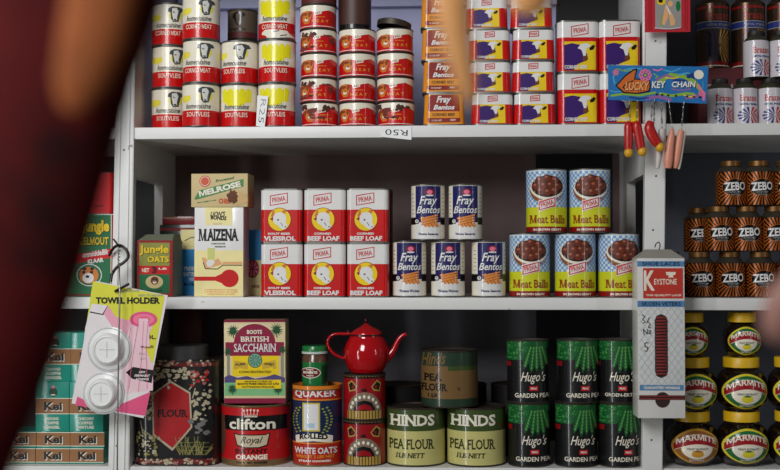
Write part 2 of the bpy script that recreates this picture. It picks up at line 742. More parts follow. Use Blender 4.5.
def xz(px, py, Y=0.0):
    p = at(px, py, Y)
    return p.x, p.z


def post(pts, y1):
    (a, b, c, d) = pts      # bottom-left, bottom-right, top-right, top-left in pixels, extended past the frame
    P = [xz(*q) for q in (a, b, c, d)]
    lo = [(P[0][0], -.004, P[0][1]), (P[1][0], -.004, P[1][1]), (P[1][0], y1, P[1][1]), (P[0][0], y1, P[0][1])]
    hi = [(P[3][0], -.004, P[3][1]), (P[2][0], -.004, P[2][1]), (P[2][0], y1, P[2][1]), (P[3][0], y1, P[3][1])]
    return hexa('post', lo + hi, PAINT, unit, .0012)


post([(105.5, 640), (127.2, 640), (137.2, -70), (119.5, -70)], .016)
post([(640.5, 640), (660.5, 640), (667.5, -70), (647, -70)], .016)
# narrow beads planed into the left post
XL, XR = at(133, 265, 0).x, at(643, 265, 0).x            # inner faces of the middle bay
XLo, XRo = at(113, 265, 0).x, at(667, 265, 0).x
for (xa, ya), (xb, yb) in (((109.5, 640), (124.5, -70)), ((121.4, 640), (132.4, -70))):
    p, q = at(xa, ya, -.004), at(xb, yb, -.004)
    w = .0011
    hexa('bead', [(p.x - w, -.0062, p.z), (p.x + w, -.0062, p.z), (p.x + w, -.003, p.z), (p.x - w, -.003, p.z),
                  (q.x - w, -.0062, q.z), (q.x + w, -.0062, q.z), (q.x + w, -.003, q.z), (q.x - w, -.003, q.z)], PAINT, unit)
XMIN, XMAX = -1.02, 0.90
ZLOW, ZHIGH = ZB - .32, ZT + .34
for z in (ZT, ZM):
    box('shelf', XMIN, 0, z - TH, XMAX, DEEP, z, PAINT, unit, .0016)
# the lowest shelf sags a little towards the left
SLOPE, XPIV = .0066, at(600, 265, 0).x


def sag(x):
    return SLOPE * (x - XPIV)


hexa('shelf', [(XMIN, 0, ZB - TH + sag(XMIN)), (XMAX, 0, ZB - TH + sag(XMAX)), (XMAX, DEEP, ZB - TH + sag(XMAX)), (XMIN, DEEP, ZB - TH + sag(XMIN)),
               (XMIN, 0, ZB + sag(XMIN)), (XMAX, 0, ZB + sag(XMAX)), (XMAX, DEEP, ZB + sag(XMAX)), (XMIN, DEEP, ZB + sag(XMIN))], PAINT, unit, .0016)
box('shelf', XMIN, 0.03, ZHIGH, XMAX, DEEP, ZHIGH + TH, PAINT, unit, .0016)
# nail heads showing through the paint
for px, py in ((655.5, 41), (656, 176), (653, 230), (651.5, 440), (124, 150), (119, 340), (116.5, 446)):
    q = at(px, py, -.0045)
    nb = bmesh.new()
    bmesh.ops.create_uvsphere(nb, u_segments=12, v_segments=6, radius=.0016, matrix=Matrix.Translation(q) @ Matrix.Diagonal((1, .35, 1, 1)))
    finish('nail_head', nb, M('rusty_nail', (44, 34, 30), .7), unit)
# side partitions with an open window in each bay
for X, s in ((XL - .012, -1), (XR + .012, 1)):
    x0, x1 = X - .008, X + .008
    for z0, z1 in ((ZT, ZHIGH), (ZM, ZT - TH), (ZB, ZM - TH)):
        if z1 == ZT - TH:
            box('partition_rail', x0, .016, z1 - .065, x1, DEEP, z1, PAINT, unit)
            box('partition_stile', x0, .215, z0, x1, DEEP, z1 - .065, PAINT, unit)
        else:
            box('partition_board', x0, .016, z0, x1, DEEP, z1, PAINT, unit)
box('back_panel', XL - .02, DEEP, ZT, at(556, 60, DEEP).x, DEEP + .015, ZHIGH, GREYPANEL, unit)
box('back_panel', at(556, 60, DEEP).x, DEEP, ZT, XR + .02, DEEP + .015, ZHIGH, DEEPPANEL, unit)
box('back_rail', XL + .004, DEEP - .018, at(400, 8, DEEP).z, at(556, 60, DEEP).x, DEEP, ZHIGH, GREYPANEL, unit)
XS, XE = at(536, 265, DEEP).x, at(613, 265, DEEP).x      # a near-black board closes the right part of the back
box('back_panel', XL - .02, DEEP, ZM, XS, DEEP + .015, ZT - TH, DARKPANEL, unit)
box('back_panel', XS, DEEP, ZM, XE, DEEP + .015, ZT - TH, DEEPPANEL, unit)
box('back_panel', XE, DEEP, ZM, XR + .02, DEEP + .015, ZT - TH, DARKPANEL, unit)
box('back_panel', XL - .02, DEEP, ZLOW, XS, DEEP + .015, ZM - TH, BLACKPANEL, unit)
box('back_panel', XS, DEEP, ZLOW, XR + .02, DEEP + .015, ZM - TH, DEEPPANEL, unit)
box('back_panel', XR + .021, DEEP, ZLOW, XMAX, DEEP + .015, ZHIGH, NAVYPANEL, unit)
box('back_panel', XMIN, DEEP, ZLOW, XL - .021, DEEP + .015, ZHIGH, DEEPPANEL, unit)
box('side_board', XMIN - .02, 0, ZLOW, XMIN, DEEP + .015, ZHIGH + TH, PAINT, unit)
box('side_board', XMAX, 0, ZLOW, XMAX + .02, DEEP + .015, ZHIGH + TH, PAINT, unit)
box('plinth', XMIN - .02, .01, 0, XMAX + .02, DEEP, ZLOW, PAINT, unit)

SB = 0.004
WHERE = ['lowest', 'second from the bottom', 'third from the bottom', 'fourth from the bottom', 'fifth from the bottom', 'sixth from the bottom', 'topmost']


def ax(cx, Y, py=265):
    return at(cx, py, Y).x


# ================================================================== TOP SHELF, left to right
# --- cow-head meat tins
COWG = ink('cow_grey', (66, 70, 68))
COWW = ink('cow_white', (214, 214, 208))
YTREE = ink('tree_yellow', (236, 222, 70))
YHOT = ink('crown_yellow', (234, 224, 20))


def cow_head(a, cx, cy, k):
    a.pic()
    a.ell(YTREE, 2, cx, cy + 1 * k, 6.2 * k, 6.5 * k, 18)
    a.poly(COWG, 3, [(cx - 7 * k, cy - 6.5 * k), (cx - 3 * k, cy - 8.6 * k), (cx + 4 * k, cy - 8.4 * k), (cx + 7 * k, cy - 7 * k), (cx + 8.4 * k, cy - 4 * k), (cx + 5.4 * k, cy - 3 * k), (cx + 4 * k, cy + 3 * k), (cx + 3 * k, cy + 7.5 * k), (cx - 2 * k, cy + 8.4 * k), (cx - 4.4 * k, cy + 5 * k), (cx - 5 * k, cy - 2 * k), (cx - 8 * k, cy - 3 * k)])
    a.poly(COWW, 4, [(cx - 3.4 * k, cy - 6.4 * k), (cx + 1 * k, cy - 7.4 * k), (cx + 3 * k, cy - 4 * k), (cx + 1.6 * k, cy + 2.6 * k), (cx + 1.8 * k, cy + 6 * k), (cx - 2 * k, cy + 6.6 * k), (cx - 3.6 * k, cy - 1 * k)])
    a.line(COWG, 5, [(cx - 2.6 * k, cy - 2.6 * k), (cx - .6 * k, cy - 2 * k)], 1.1 * k)
    a.ell(COWG, 5, cx - .4 * k, cy + 5.4 * k, 1.5 * k, .8 * k, 8)


def cow_art(word, crown=False, torn=False):
    def art(a):                       # can drawn at px 182-220, base 126
        band(a, RED, 1, 109.5, 126)
        if crown:
            a.pic()
            a.rect(YHOT, 2, 187, 92, 215, 101)
            for i in range(5):
                a.ell(YHOT, 2.2, 189.5 + i * 5.8, 91.4, 2.9, 4, 12)
            a.ell(YHOT, 2, 200, 101, 10, 4.5, 14)
        else:
            for q in (184.6, 188, 191.6):
                a.ell(YTREE, 2, q, 97.5, 2.5, 3, 12)
            a.rect(YTREE, 2, 186, 98, 190.6, 101.4)
            cow_head(a, 208.6, 94.5, .94)
        a.text(COWG, 5, 'homecuisine', 201, 105.4, 24, 5.4, 0.012, .35)
        a.text(CREAM, 5, word, 201, 113.6, 25 if len(word) > 9 else 22, 4.6, 0.008)
        if torn:
            rnd = random.Random(4)
            a.ell(CREAM, 6, 204, 121, 14, 5, 16, wob=.25, rnd=rnd)
            a.line(COWG, 7, [(200, 119), (206, 118)], 1)
            a.line(COWG, 7, [(207, 123), (213, 121.5)], 1)
    return art


def cow(word, **k):
    return can_kind('meat_tin', 201, 126, 38, 43.3, SB + .033, cow_art(word, **k), base=CREAM)


K_SOUT, K_CORN, K_CROWN = cow('SOUTVLEIS'), cow('CORNED MEAT'), cow('SOUTVLEIS', crown=True)
K_TORN = cow('CORNED MEAT', crown=True, torn=True)
cy0 = SB + .0335
G = 'cow head meat tins on the top shelf'
for cx, Y, col, name in ((169.5, cy0 + .046, [(K_SOUT, 6), (K_SOUT, 9), (K_CORN, 5)], 'leftmost stack, half hidden'),
                         (200.6, cy0 - .007, [(K_SOUT, 2), (K_CORN, -3), (K_CORN, 3)], 'second stack from the left'),
                         (239, cy0 + .006, [(K_CROWN, 0), (K_SOUT, -11)], 'stack of two'),
                         (276.6, cy0, [(K_CROWN, -2), (K_CROWN, 3), (K_TORN, 0)], 'stack beside the slanting tag')):
    z = ZT + .0003
    for i, (k, rz) in enumerate(col):
        what = {K_SOUT: 'cream and red cow-head tin', K_CORN: 'cream and red cow-head tin',
                K_CROWN: 'cream and red tin with yellow crown', K_TORN: 'yellow-crowned tin with torn red label'}[k]
        pos = ('bottom', 'middle' if len(col) == 3 else 'upper', 'top')[i]
        k.use((ax(cx, Y) + (.0007 if i % 2 else -.0004), Y, z), rz, '%s, %s of the %s' % (what, pos, name), 'tin', G)
        z += k.h + .0002
# tin set back on the two-tin stack, its deep shade painted dull brown
DULL = M('shaded_label', (94, 78, 60), .6, wear=.8)
DULLRED = M('dull_and_shaded_red', (92, 26, 24), .6, wear=.8)  # red darkened for that tin's shade; also the brown tin's own band


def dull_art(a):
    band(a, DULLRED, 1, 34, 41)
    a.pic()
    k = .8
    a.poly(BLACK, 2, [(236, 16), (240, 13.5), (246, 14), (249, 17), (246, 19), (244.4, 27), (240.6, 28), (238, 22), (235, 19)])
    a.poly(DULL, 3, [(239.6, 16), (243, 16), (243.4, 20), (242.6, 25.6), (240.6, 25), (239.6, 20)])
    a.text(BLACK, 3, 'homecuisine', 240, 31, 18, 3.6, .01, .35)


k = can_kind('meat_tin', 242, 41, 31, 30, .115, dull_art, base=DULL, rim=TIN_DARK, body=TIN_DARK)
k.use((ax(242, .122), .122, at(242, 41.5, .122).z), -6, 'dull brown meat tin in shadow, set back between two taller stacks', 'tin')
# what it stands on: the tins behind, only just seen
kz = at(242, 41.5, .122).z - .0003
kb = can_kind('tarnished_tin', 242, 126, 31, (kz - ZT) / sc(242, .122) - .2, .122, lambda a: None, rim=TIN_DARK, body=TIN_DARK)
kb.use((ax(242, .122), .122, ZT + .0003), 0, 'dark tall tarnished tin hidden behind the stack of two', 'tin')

# --- red potted-meat tins
DOGO = ink('dog_orange', (206, 120, 50))
DOGD = ink('dog_brown', (140, 66, 30))
MEATY = ink('meat_yellow', (226, 160, 50))


def pot_art(worn):
    def art(a):                      # px 339-376, base 125.6, height 23.8
        a.pic()
        pts = [(339.6, 112), (343, 108.4), (347, 108), (352, 108.4), (358, 110.6), (364, 108.4), (370, 107), (375.6, 109.6)]
        # cream top with a wavy lower edge
        a.part = 'label'
        u0, u1 = -pi * a.br, pi * a.br
        a._add(CREAM, 1, [(u0, a.H - a.rh)] + [(u0, a.P(0, 111)[1])] + [a.P(*p) for p in pts] + [(u1, a.P(0, 111)[1]), (u1, a.H - a.rh)], [tuple(range(len(pts) + 4))])
        a.pic()
        a.poly(DOGO, 2, [(342, 112), (344, 109), (348, 107.6), (351.6, 109), (352.6, 113), (351, 117), (350, 120.6), (346, 121), (343.6, 118), (342.6, 115)])
        a.ell(DOGD, 3, 345.6, 111, 3, 1.5, 10); a.ell(DOGD, 3, 350.6, 111.4, 1.5, 3, 10); a.ell(DOGD, 3, 342.6, 112, 1.2, 3, 10)
        a.ell(CREAM, 3, 347.2, 116.6, 2, 1.6, 10); a.ell(DOGD, 4, 347.6, 115.4, 1, .8, 8)
        a.poly(CREAM, 3, [(355, 109.6), (362, 107.6), (362.6, 111), (355.6, 112.6)])
        a.text(DRED, 4, 'BULL', 358.8, 110, 5.4, 2.2, .02, 0, 12)
        a.text(MEATY, 4, 'M E A T', 361, 118.4, 16, 2.8, .01)
        a.text(MEATY, 4, 'potted', 361, 114.2, 8, 1.7, .02)
        band(a, WHITE, 2, 123.0, 123.6)
        if worn:
            rnd = random.Random(worn)
            rust = M('rust', (74, 38, 26), .75, mottle=.4)
            grime = M('red_grime', (112, 40, 36), .7, mottle=.4)
            a.part = 'stain'
            for q in range(9):
                a.ell(rust if q % 2 else grime, 5, rnd.uniform(341, 374), rnd.uniform(105, 121), rnd.uniform(1.4, 4.2), rnd.uniform(1, 3.2), 14, wob=.45, rnd=rnd)
    return art


def pot(worn):
    return can_kind('potted_meat_tin', 357.5, 125.6, 37.2, 24.3, SB + .033, pot_art(worn), base=RED, rim=TIN_DARK, rimh=1.2)


P0, P1, P2 = pot(0), pot(3), pot(8)
G = 'small red potted meat tins on the top shelf'
rn = random.Random(2)
for cx, col, name in ((319.2, [P1, P2, P0, P2, P0], 'tall left stack'), (357.6, [P0, P0, P0, P0], 'middle red stack'), (396.4, [P1, P0, P0, P0], 'red stack above the price tag')):
    z = ZT + .0003
    for i, k in enumerate(col):
        w = 'rusty small red tin' if k is not P0 else 'small red dog-face tin'
        pos = WHERE[i] if i < len(col) - 1 else 'topmost'
        k.use((ax(cx, cy0) + rn.uniform(-.0012, .0012) - .0007 * i, cy0, z), rn.uniform(-9, 9), '%s, %s of the %s' % (w, pos, name), 'tin', G)
        z += k.h + .0002
ztop5 = ZT + 5 * (P0.h + .0002) + .0005
ztop4 = ZT + 4 * (P0.h + .0002) + .0005
DK = M('dark_brown_label', (70, 38, 30), .5, wear=.6)
k = can_kind('brown_tin', 319, 6, 36, 26, cy0, lambda a: (band(a, DULLRED, 1, 0, 5)), base=DK, rim=TIN_DARK, body=TIN_DARK)
k.use((ax(318.6, cy0), cy0, ztop5), 0, 'dark brown tin crowning the tall stack of five red tins, cut by the frame', 'tin')
k = can_kind('brown_tin', 355, 29, 34, 36, .06, lambda a: (band(a, BLACK, 1, 22, 30)), base=DK, rim=TIN_DARK, body=TIN_DARK)
k.use((ax(354.6, .062), .062, ztop4), 0, 'dark brown tin standing on the middle stack of four red tins', 'tin')
lidr = thing('tin_lid', 'loose dark tin lid tilted on top of the right stack of red tins', 'lid')
rl = 17.3 * sc(394, cy0)
lathe('disc', [(0, .0115), (rl - .003, .0115), (rl, .010), (rl, .0003), (rl - .001, .0003), (rl - .001, .009), (0, .0098)], TIN_DARK, lidr)
lathe('knob', [(0, .0165), (.006, .0155), (.0075, .0118), (0, .0116)], TIN_DARK, lidr, n=24)
lidr.location = (ax(393.6, cy0), cy0 + .004, ztop4 + .0049)
lidr.rotation_euler = (R(-4), R(8), 0)

# --- orange corned-beef tins with a slanting script
FRYO = ink('tin_orange', (226, 142, 28))
FRYR = ink('tin_maroon', (142, 34, 24))


def fry_art(a):                      # px 420-464, base 124.5
    fr = a.fr
    a.fr = (410, 60, 4.875)
    a.poly(FRYR, 1, [(88, 295), (90, 178), (100, 166), (236, 166), (246, 178), (248, 295), (240, 300), (96, 300)])
    a.poly(FRYO, 2, [(90, 246), (246, 246), (247, 278), (89, 278)])
    a.text(BLACK, 3, 'CORNED BEEF', 167, 262, 112, 14, .03)
    a.text(WHITE, 3, 'Fray', 168, 192, 76, 42, .035, .3)
    a.text(WHITE, 3, 'Bentos', 169, 226, 108, 24, .035, .3)
    a.text(CREAM, 3, '12 OZ NET', 134, 290, 50, 8, .02)
    a.text(CREAM, 3, 'KEY', 214, 288, 26, 9, .03)
    a.fr = fr


K_FRY = tin_kind('corned_beef_tin', 444.6, 124.5, 42, 32.2, SB + .026, .052, 6.5, fry_art, base=FRYO, taper=.07)
G = 'orange corned beef tins on the top shelf'
for i in range(4):
    Y = SB + .027
    K_FRY.use((ax(444.4, Y - .026) - .0004 - .0015 * i, Y, ZT + .0003 + i * (K_FRY.h + .0002)), (0, 1, -1.5, 1)[i],
              'orange and maroon corned beef tin, %s of the stack behind the tan strap' % ('bottom', 'second', 'third', 'topmost')[i], 'tin', G)


# --- red, white and yellow tins with a purple bull
def logo(a, cx, cy, w, h, sk, t=.9):
    """red outlined slanting word plate"""
    a.pic()
    a.frame(RED, 3, cx - w / 2, cy - h / 2 + sk / 2, cx + w / 2, cy + h / 2 + sk / 2, t, -sk)
    a.text(RED, 4, 'PRIMA', cx, cy, w * .74, h * .5, .012, 0, math.degrees(math.atan2(sk, w)))


def bull(a, x0, y0, x1, y1, panel):
    a.pic()
    W, H = x1 - x0, y1 - y0

    def q(u, v):
        return x0 + u * W, y0 + v * H
    a.poly(YEL, 2, [q(0, 0), q(1, 0), q(1, 1), q(0, 1)])
    a.poly(PURP, 3, [q(0, .12), q(.25, .06), q(.5, .12), q(.58, .2), q(.72, .45), q(.70, .68), q(.55, .74), q(.42, .8), q(.3, 1), q(0, 1)])
    a.poly(WHITE, 4, [q(.42, .24), q(.52, .10), q(.70, .06), q(.84, .14), q(.78, .2), q(.70, .24), q(.68, .5), q(.60, .52), q(.54, .3)])
    a.poly(BLACK, 4, [q(.78, .24), q(.9, .12), q(.97, .16), q(.9, .3), q(.80, .32)])
    a.poly(BROWN, 4, [q(.58, .54), q(.72, .5), q(.75, .62), q(.68, .7), q(.58, .68)])
    a.text(WHITE, 5, 'CORNED BEEF', *q(.36, .9), W * .7, H * .13, .035)


def bull_small(a):                  # px 514-556, base 124.5 (zoom 410,60 x4.875)
    band(a, WHITE, 1, 90, 104)
    a.fr = (410, 60, 4.875)
    logo(a, 610, 186, 50, 28, 4, 4)
    bull(a, 546, 214, 672, 305, 0)
    a.fr = (0, 0, 1)


def bull_large(a):                  # px 559-600, base 124 (zoom 540,0 x3.61)
    band(a, WHITE, 1, 70, 89.5)
    a.fr = (540, 0, 3.61)
    logo(a, 148, 297, 62, 38, 10, 3)
    bull(a, 92, 338, 206, 440, 0)
    a.fr = (0, 0, 1)


Yb = SB + .027
K_BS = tin_kind('bull_tin', 535, 124.6, 42.6, 31.9, Yb, .052, 7, bull_small, base=RED, taper=.05)
K_BL = tin_kind('bull_tin', 579.5, 124.4, 41.5, 51.8, Yb + .004, .056, 7, bull_large, base=RED)
G = 'squat purple bull tins on the top shelf'
for cx, name, sh in ((492.3, 'left stack, beside the orange tins', -.0024), (535, 'right stack, beside the tall bull tins', -.0009)):
    for i in range(4):
        K_BS.use((ax(cx, Yb - .026) + sh * i + (.001, -.0004, .0007, -.001)[i], Yb, ZT + .0003 + i * (K_BS.h + .0002)), (0, -1.5, 1, -2)[i],
                 'squat purple bull tin, %s in the %s' % (('bottom', 'second up', 'third up', 'top')[i], name), 'tin', G)
G = 'tall purple bull tins on the top shelf'
for cx, name in ((579.6, 'left'), (621.8, 'right')):
    for i in range(2):
        K_BL.use((ax(cx, Yb - .024) - .001 * i, Yb + .004, ZT + .0003 + i * (K_BL.h + .0002)), (0, 1, -1, 0)[i],
                 'tall purple bull tin, %s of the %s pair near the right post' % (('lower', 'upper')[i], name), 'tin', G)

# --- metal polish tins, right bay
BLUEI = ink('label_blue', (40, 52, 124))
BRED = ink('label_red', (190, 34, 34))
BRWHITE = ink('polish_white', (206, 200, 204))
OLIVE = M('olive_cap', (66, 64, 48), .5, .3, wear=.5)


def polish_body(root, m, w, h, neck, mat):
    r = w / 2 * m
    H = h * m
    s = (h - neck) * m
    lathe('body', [(0, .0002), (r - .001, .0002), (r, .001), (r, s), (r - .0006, s + .0008), (r * .72, s + neck * m * .42), (r * .62, s + neck * m * .5), (0, s + neck * m * .5)], mat, root)
    lathe('cap', [(r * .62, s + neck * m * .48), (r * .66, s + neck * m * .56), (r * .66, H - .001), (r * .6, H), (0, H)], M('dark_cap', (40, 36, 34), .5, .2), root, n=40)
    return r, s


def polish(cx, yb, w, h, neck):
    Y = .05
    m = sc(cx, Y)
    root = thing('metal_polish_tin')
    r, s = polish_body(root, m, w, h, neck, OLIVE)
    a = Art(Cyl(r), cx, yb, m)
    a.raw(BRWHITE, 0, -pi * r, .0012, pi * r, s - .001)
    a.fr = (680, 60, 7.8)           # tin at px 734-758, base 124
    X, B = 514, 0
    a.text(BRED, 3, 'Brasso', 524, 292, 128, 50, .012, slab=True)
    a.text(BLUEI, 3, 'METAL POLISH', 526, 341, 132, 15, .05)
    a.pic()
    a.rays(BLUEI, 3, 530, 428, 8, 85, 7, .5, 95, 275, .75)
    a.rays(BRED, 3, 536, 428, 8, 85, 7, .5, -85, 95, .75)
    a.build(root)
    return Kind(root, h * m)


K_PS = polish(746, 124.6, 24.5, 47.5, 10)
G = 'small white metal polish tins'
PY = .05
for i, cx in enumerate((721.2, 746, 771.4)):
    K_PS.use((ax(cx, PY), PY, ZT + .0003), (3, 0, -4)[i], 'small white polish tin standing on the shelf, %s of the lower row' % ('leftmost', 'middle', 'rightmost')[i], 'tin', G)
for i, cx in enumerate((757.6, 783.4)):
    K_PS.use((ax(cx, PY), PY, ZT + .0006 + K_PS.h), (8, 2)[i], ('small white polish tin stacked on top, wholly in view', 'small white polish tin stacked on top, cut by the right edge')[i], 'tin', G)
DMET = M('dark_bronze_tin', (84, 64, 50), .3, .8, wear=.3)
GOLD = M('gold_ink', (214, 164, 88), .34, .7)


def polish_big():
    Y = .16
    m = sc(714, Y)
    root = thing('metal_polish_can')
    w, h, neck = 33, 78, 12
    r, s = polish_body(root, m, w, h, neck, DMET)
    a = Art(Cyl(r), 714, 71, m)
    a.raw(DMET, 0, -pi * r, .0015, pi * r, s - .001)
    a.fr = (680, 0, 7.8)            # can at px 698-730
    band(a, BLUEI, 1, 190, 236); band(a, GREY, 1.5, 184, 190); band(a, GREY, 1.5, 236, 242)
    band(a, DRED, 1, 500, 530); band(a, CREAM, 1.5, 528, 536); band(a, DRED, 1, 66, 84)
    a.text(ink('polish_letter_red', (150, 40, 34)), 3, 'Brasso', 284, 140, 190, 62, .012, slab=True)
    a.text(GREY, 3, 'METAL POLISH', 284, 213, 170, 18, .03)
    a.pic()
    a.rays(GOLD, 2, 285, 372, 18, 240, 14, .45, -80, 90, 1.0, (190, 250, 380, 500))
    a.rays(ink('dim_blue', (60, 66, 110)), 2, 285, 372, 18, 240, 10, .45, 100, 270, 1.0, (190, 250, 380, 500))
    a.build(root)
    return Kind(root, h * m)


K_PB = polish_big()
PBY = .165
zc = at(714, 71, PBY).z
G = 'large dark metal polish cans at the back'
for i, cx in enumerate((714.2, 750, 786)):
    K_PB.use((ax(cx, PBY), PBY, zc), (0, 4, 2)[i], 'large dark polish can with sunburst, %s on the red carton' % ('leftmost', 'middle', 'rightmost')[i], 'can', G)
CARTONRED = M('dark_red_card', (92, 22, 28), .6, wear=.3)


def zeph(a):
    a.text(ink('carton_white', (170, 160, 160)), 2, 'Zephiv', 722, 84, 46, 13, .02)


k = carton('red_carton', 750, 124.5, 112, (zc - ZT) / sc(750, .165) - .3, .125, .09, CARTONRED, zeph)
k.use((ax(750, .165), .165, ZT + .0003), 0, 'dark red carton with white letters under the large polish cans', 'carton')

# ================================================================== MIDDLE SHELF
# --- beef loaf tins
LY = ink('circle_yellow', (240, 206, 24))


def loaf_art(l1, l2):
    def art(a):                     # px 345.5-388, lower row base 296 (zoom 180,200 x4.7 -> tin px 260-302)
        band(a, WHITE, 1, 240, 264)
        a.fr = (180, 200, 4.7)      # tin x 378-568, y 205-452
        logo(a, 465, 252, 84, 48, 13, 4)
        a.pic()
        a.ell(LY, 3, 468, 346, 54, 54, 32)
        a.ring(DRED, 4, 468, 346, 55, 55, 2.5, 36)
        # cow head looking right
        a.poly(DOGO, 4, [(428, 330), (436, 306), (446, 304), (444, 322), (452, 330), (440, 342)])
        a.poly(DRED, 4.5, [(424, 342), (440, 334), (448, 346), (434, 352)])
        a.poly(WHITE, 5, [(440, 330), (452, 316), (476, 312), (494, 322), (500, 338), (498, 362), (506, 374), (500, 388), (484, 392), (470, 384), (458, 372), (446, 366), (438, 350)])
        a.ell(COWG, 6, 462, 348, 5, 4, 10)
        a.ell(COWG, 6, 496, 380, 4, 3, 8)
        a.line(COWG, 6, [(474, 360), (484, 376)], 3)
        a.poly(DOGO, 6, [(478, 308), (494, 300), (502, 306), (492, 320)])
        a.text(WHITE, 5, l1, 466, 412, 104 if len(l1) > 7 else 80, 10, .05)
        a.text(WHITE, 5, l2, 470, 434, 148, 22, .045)
        a.fr = (0, 0, 1)
    return art


Ym = SB + .030


def loaf(l1, l2):
    return tin_kind('beef_loaf_tin', 281.2, 296.6, 41.8, 53.4, Ym, .058, 5, loaf_art(l1, l2), base=RED)


K_SB, K_CB = loaf('SOUT BEES', 'VLEISROL'), loaf('CORNED', 'BEEF LOAF')
G = 'red and white beef loaf tins on the middle shelf'
for j, cx in enumerate((281.2, 324.6, 367.6)):
    for i in range(2):
        k = K_SB if j == 0 else K_CB
        k.use((ax(cx, Ym - .029) + (0, -.0005)[i], Ym, ZM + .0003 + i * (k.h + .0002)), (0, 0, -1, 1, 0, .5)[2 * j + i],
              'red and white cow loaf tin, %s row, %s column' % (('bottom', 'upper')[i], ('left', 'centre', 'right')[j]), 'tin', G)
DKRED = M('dark_red_tin', (70, 16, 18), .4, .4, wear=.6)
k = tin_kind('dark_red_tin', 372, 296, 40, 106, .10, .06, 5, lambda a: (band(a, TIN_DARK, 1, 190, 214), band(a, TIN_DARK, 1, 243, 262)), base=DKRED, body=TIN_DARK)
k.use((ax(372.5, .112), .112, ZM + .0003), 0, 'dark red tin peeping out behind the right column of loaf tins', 'tin')

# --- navy and white sausage tins
PRETZ = ink('sausage_orange', (224, 140, 66))
PRETD = ink('sausage_brown', (150, 78, 40))


def saus_art(word):
    def art(a):                     # zoom 390,170 x3.615; tin x 145-265 -> px 430-463, y 262-456
        a.fr = (390, 170, 3.615)
        X0, X1 = 158, 246
        band(a, BLACK, .5, 374, 400)
        a.rect(WHITE, 1, X0, 262, X1, 454)
        a.rect(NAVY, 2, X0, 262, X1, 392)
        a.pic()
        a.ell(DRED, 3, 207, 285, 16, 13, 18); a.ell(PINK, 4, 207, 284, 10, 8, 14)
        a.ell(WHITE, 4, 207, 296, 14, 3, 12)
        for q in range(4):
            a.line(PRETZ, 3 + .25 * q, [(178 + q * 13, 374), (196 + q * 13, 408)], 12)
            a.line(PRETD, 3.1 + .25 * q, [(176 + q * 13, 380), (192 + q * 13, 409)], 2)
        for q in range(3):
            a.line(PRETZ, 4.5, [(178, 400 - q * 10), (236, 384 - q * 9)], 6)
            a.line(PRETD, 4.6, [(178, 403 - q * 10), (236, 387 - q * 9)], 1.5)
        a.ell(BLACK, 3, 163, 388, 9, 10, 16); a.ell(WHITE, 4, 163, 388, 6, 7, 14); a.text(BLACK, 4.4, '9', 163, 388, 5, 9, .02)
        a.text(WHITE, 5, 'Fray', 202, 318, 62, 40, .018, .3)
        a.text(WHITE, 5, 'Bentos', 203, 347, 82, 26, .018, .3)
        a.text(NAVY, 4, word, 202, 434, 70, 10, .03)
        for q in range(7):          # small print beside the panel
            a.line(GREY, 1, [(252, 290 + q * 14), (259, 290 + q * 14)], 3)
            a.line(GREY, 1, [(147, 290 + q * 14), (153, 290 + q * 14)], 3)
        a.fr = (0, 0, 1)
    return art


def saus(word):
    return can_kind('sausage_tin', 446.5, 296.4, 34.5, 56, SB + .030, saus_art(word), base=CREAM, rim=TIN)


K_V1, K_V2 = saus('Vienna Sausages'), saus('Weense Worsies')
Yv = SB + .031
G = 'navy and white sausage tins on the middle shelf'
NM = ('left', 'middle', 'right')
for j, (cx, rz, k) in enumerate(((409.5, 4, K_V2), (448, 3, K_V2), (488.6, 9, K_V1))):
    k.use((ax(cx, Yv), Yv, ZM + .0003), rz, 'navy and white sausage tin, %s of the bottom three' % NM[j], 'tin', G)
for j, (cx, rz) in enumerate(((428, 5), (465.6, 1))):
    K_V1.use((ax(cx, Yv), Yv, ZM + .0006 + K_V1.h), rz, 'navy and white sausage tin, %s of the upper two' % ('left', 'right')[j], 'tin', G)

# --- meat ball tins
CHKB = ink('check_blue', (112, 158, 204))
CHKW = ink('check_white', (214, 224, 228))
LIME = ink('lime_yellow', (206, 208, 36))
BOWL = ink('bowl_brown', (138, 80, 36))
MEAT = ink('meatball_brown', (108, 48, 30))
GRAVY = ink('gravy_brown', (48, 20, 12))
MEATL = ink('meatball_gloss', (166, 98, 74))


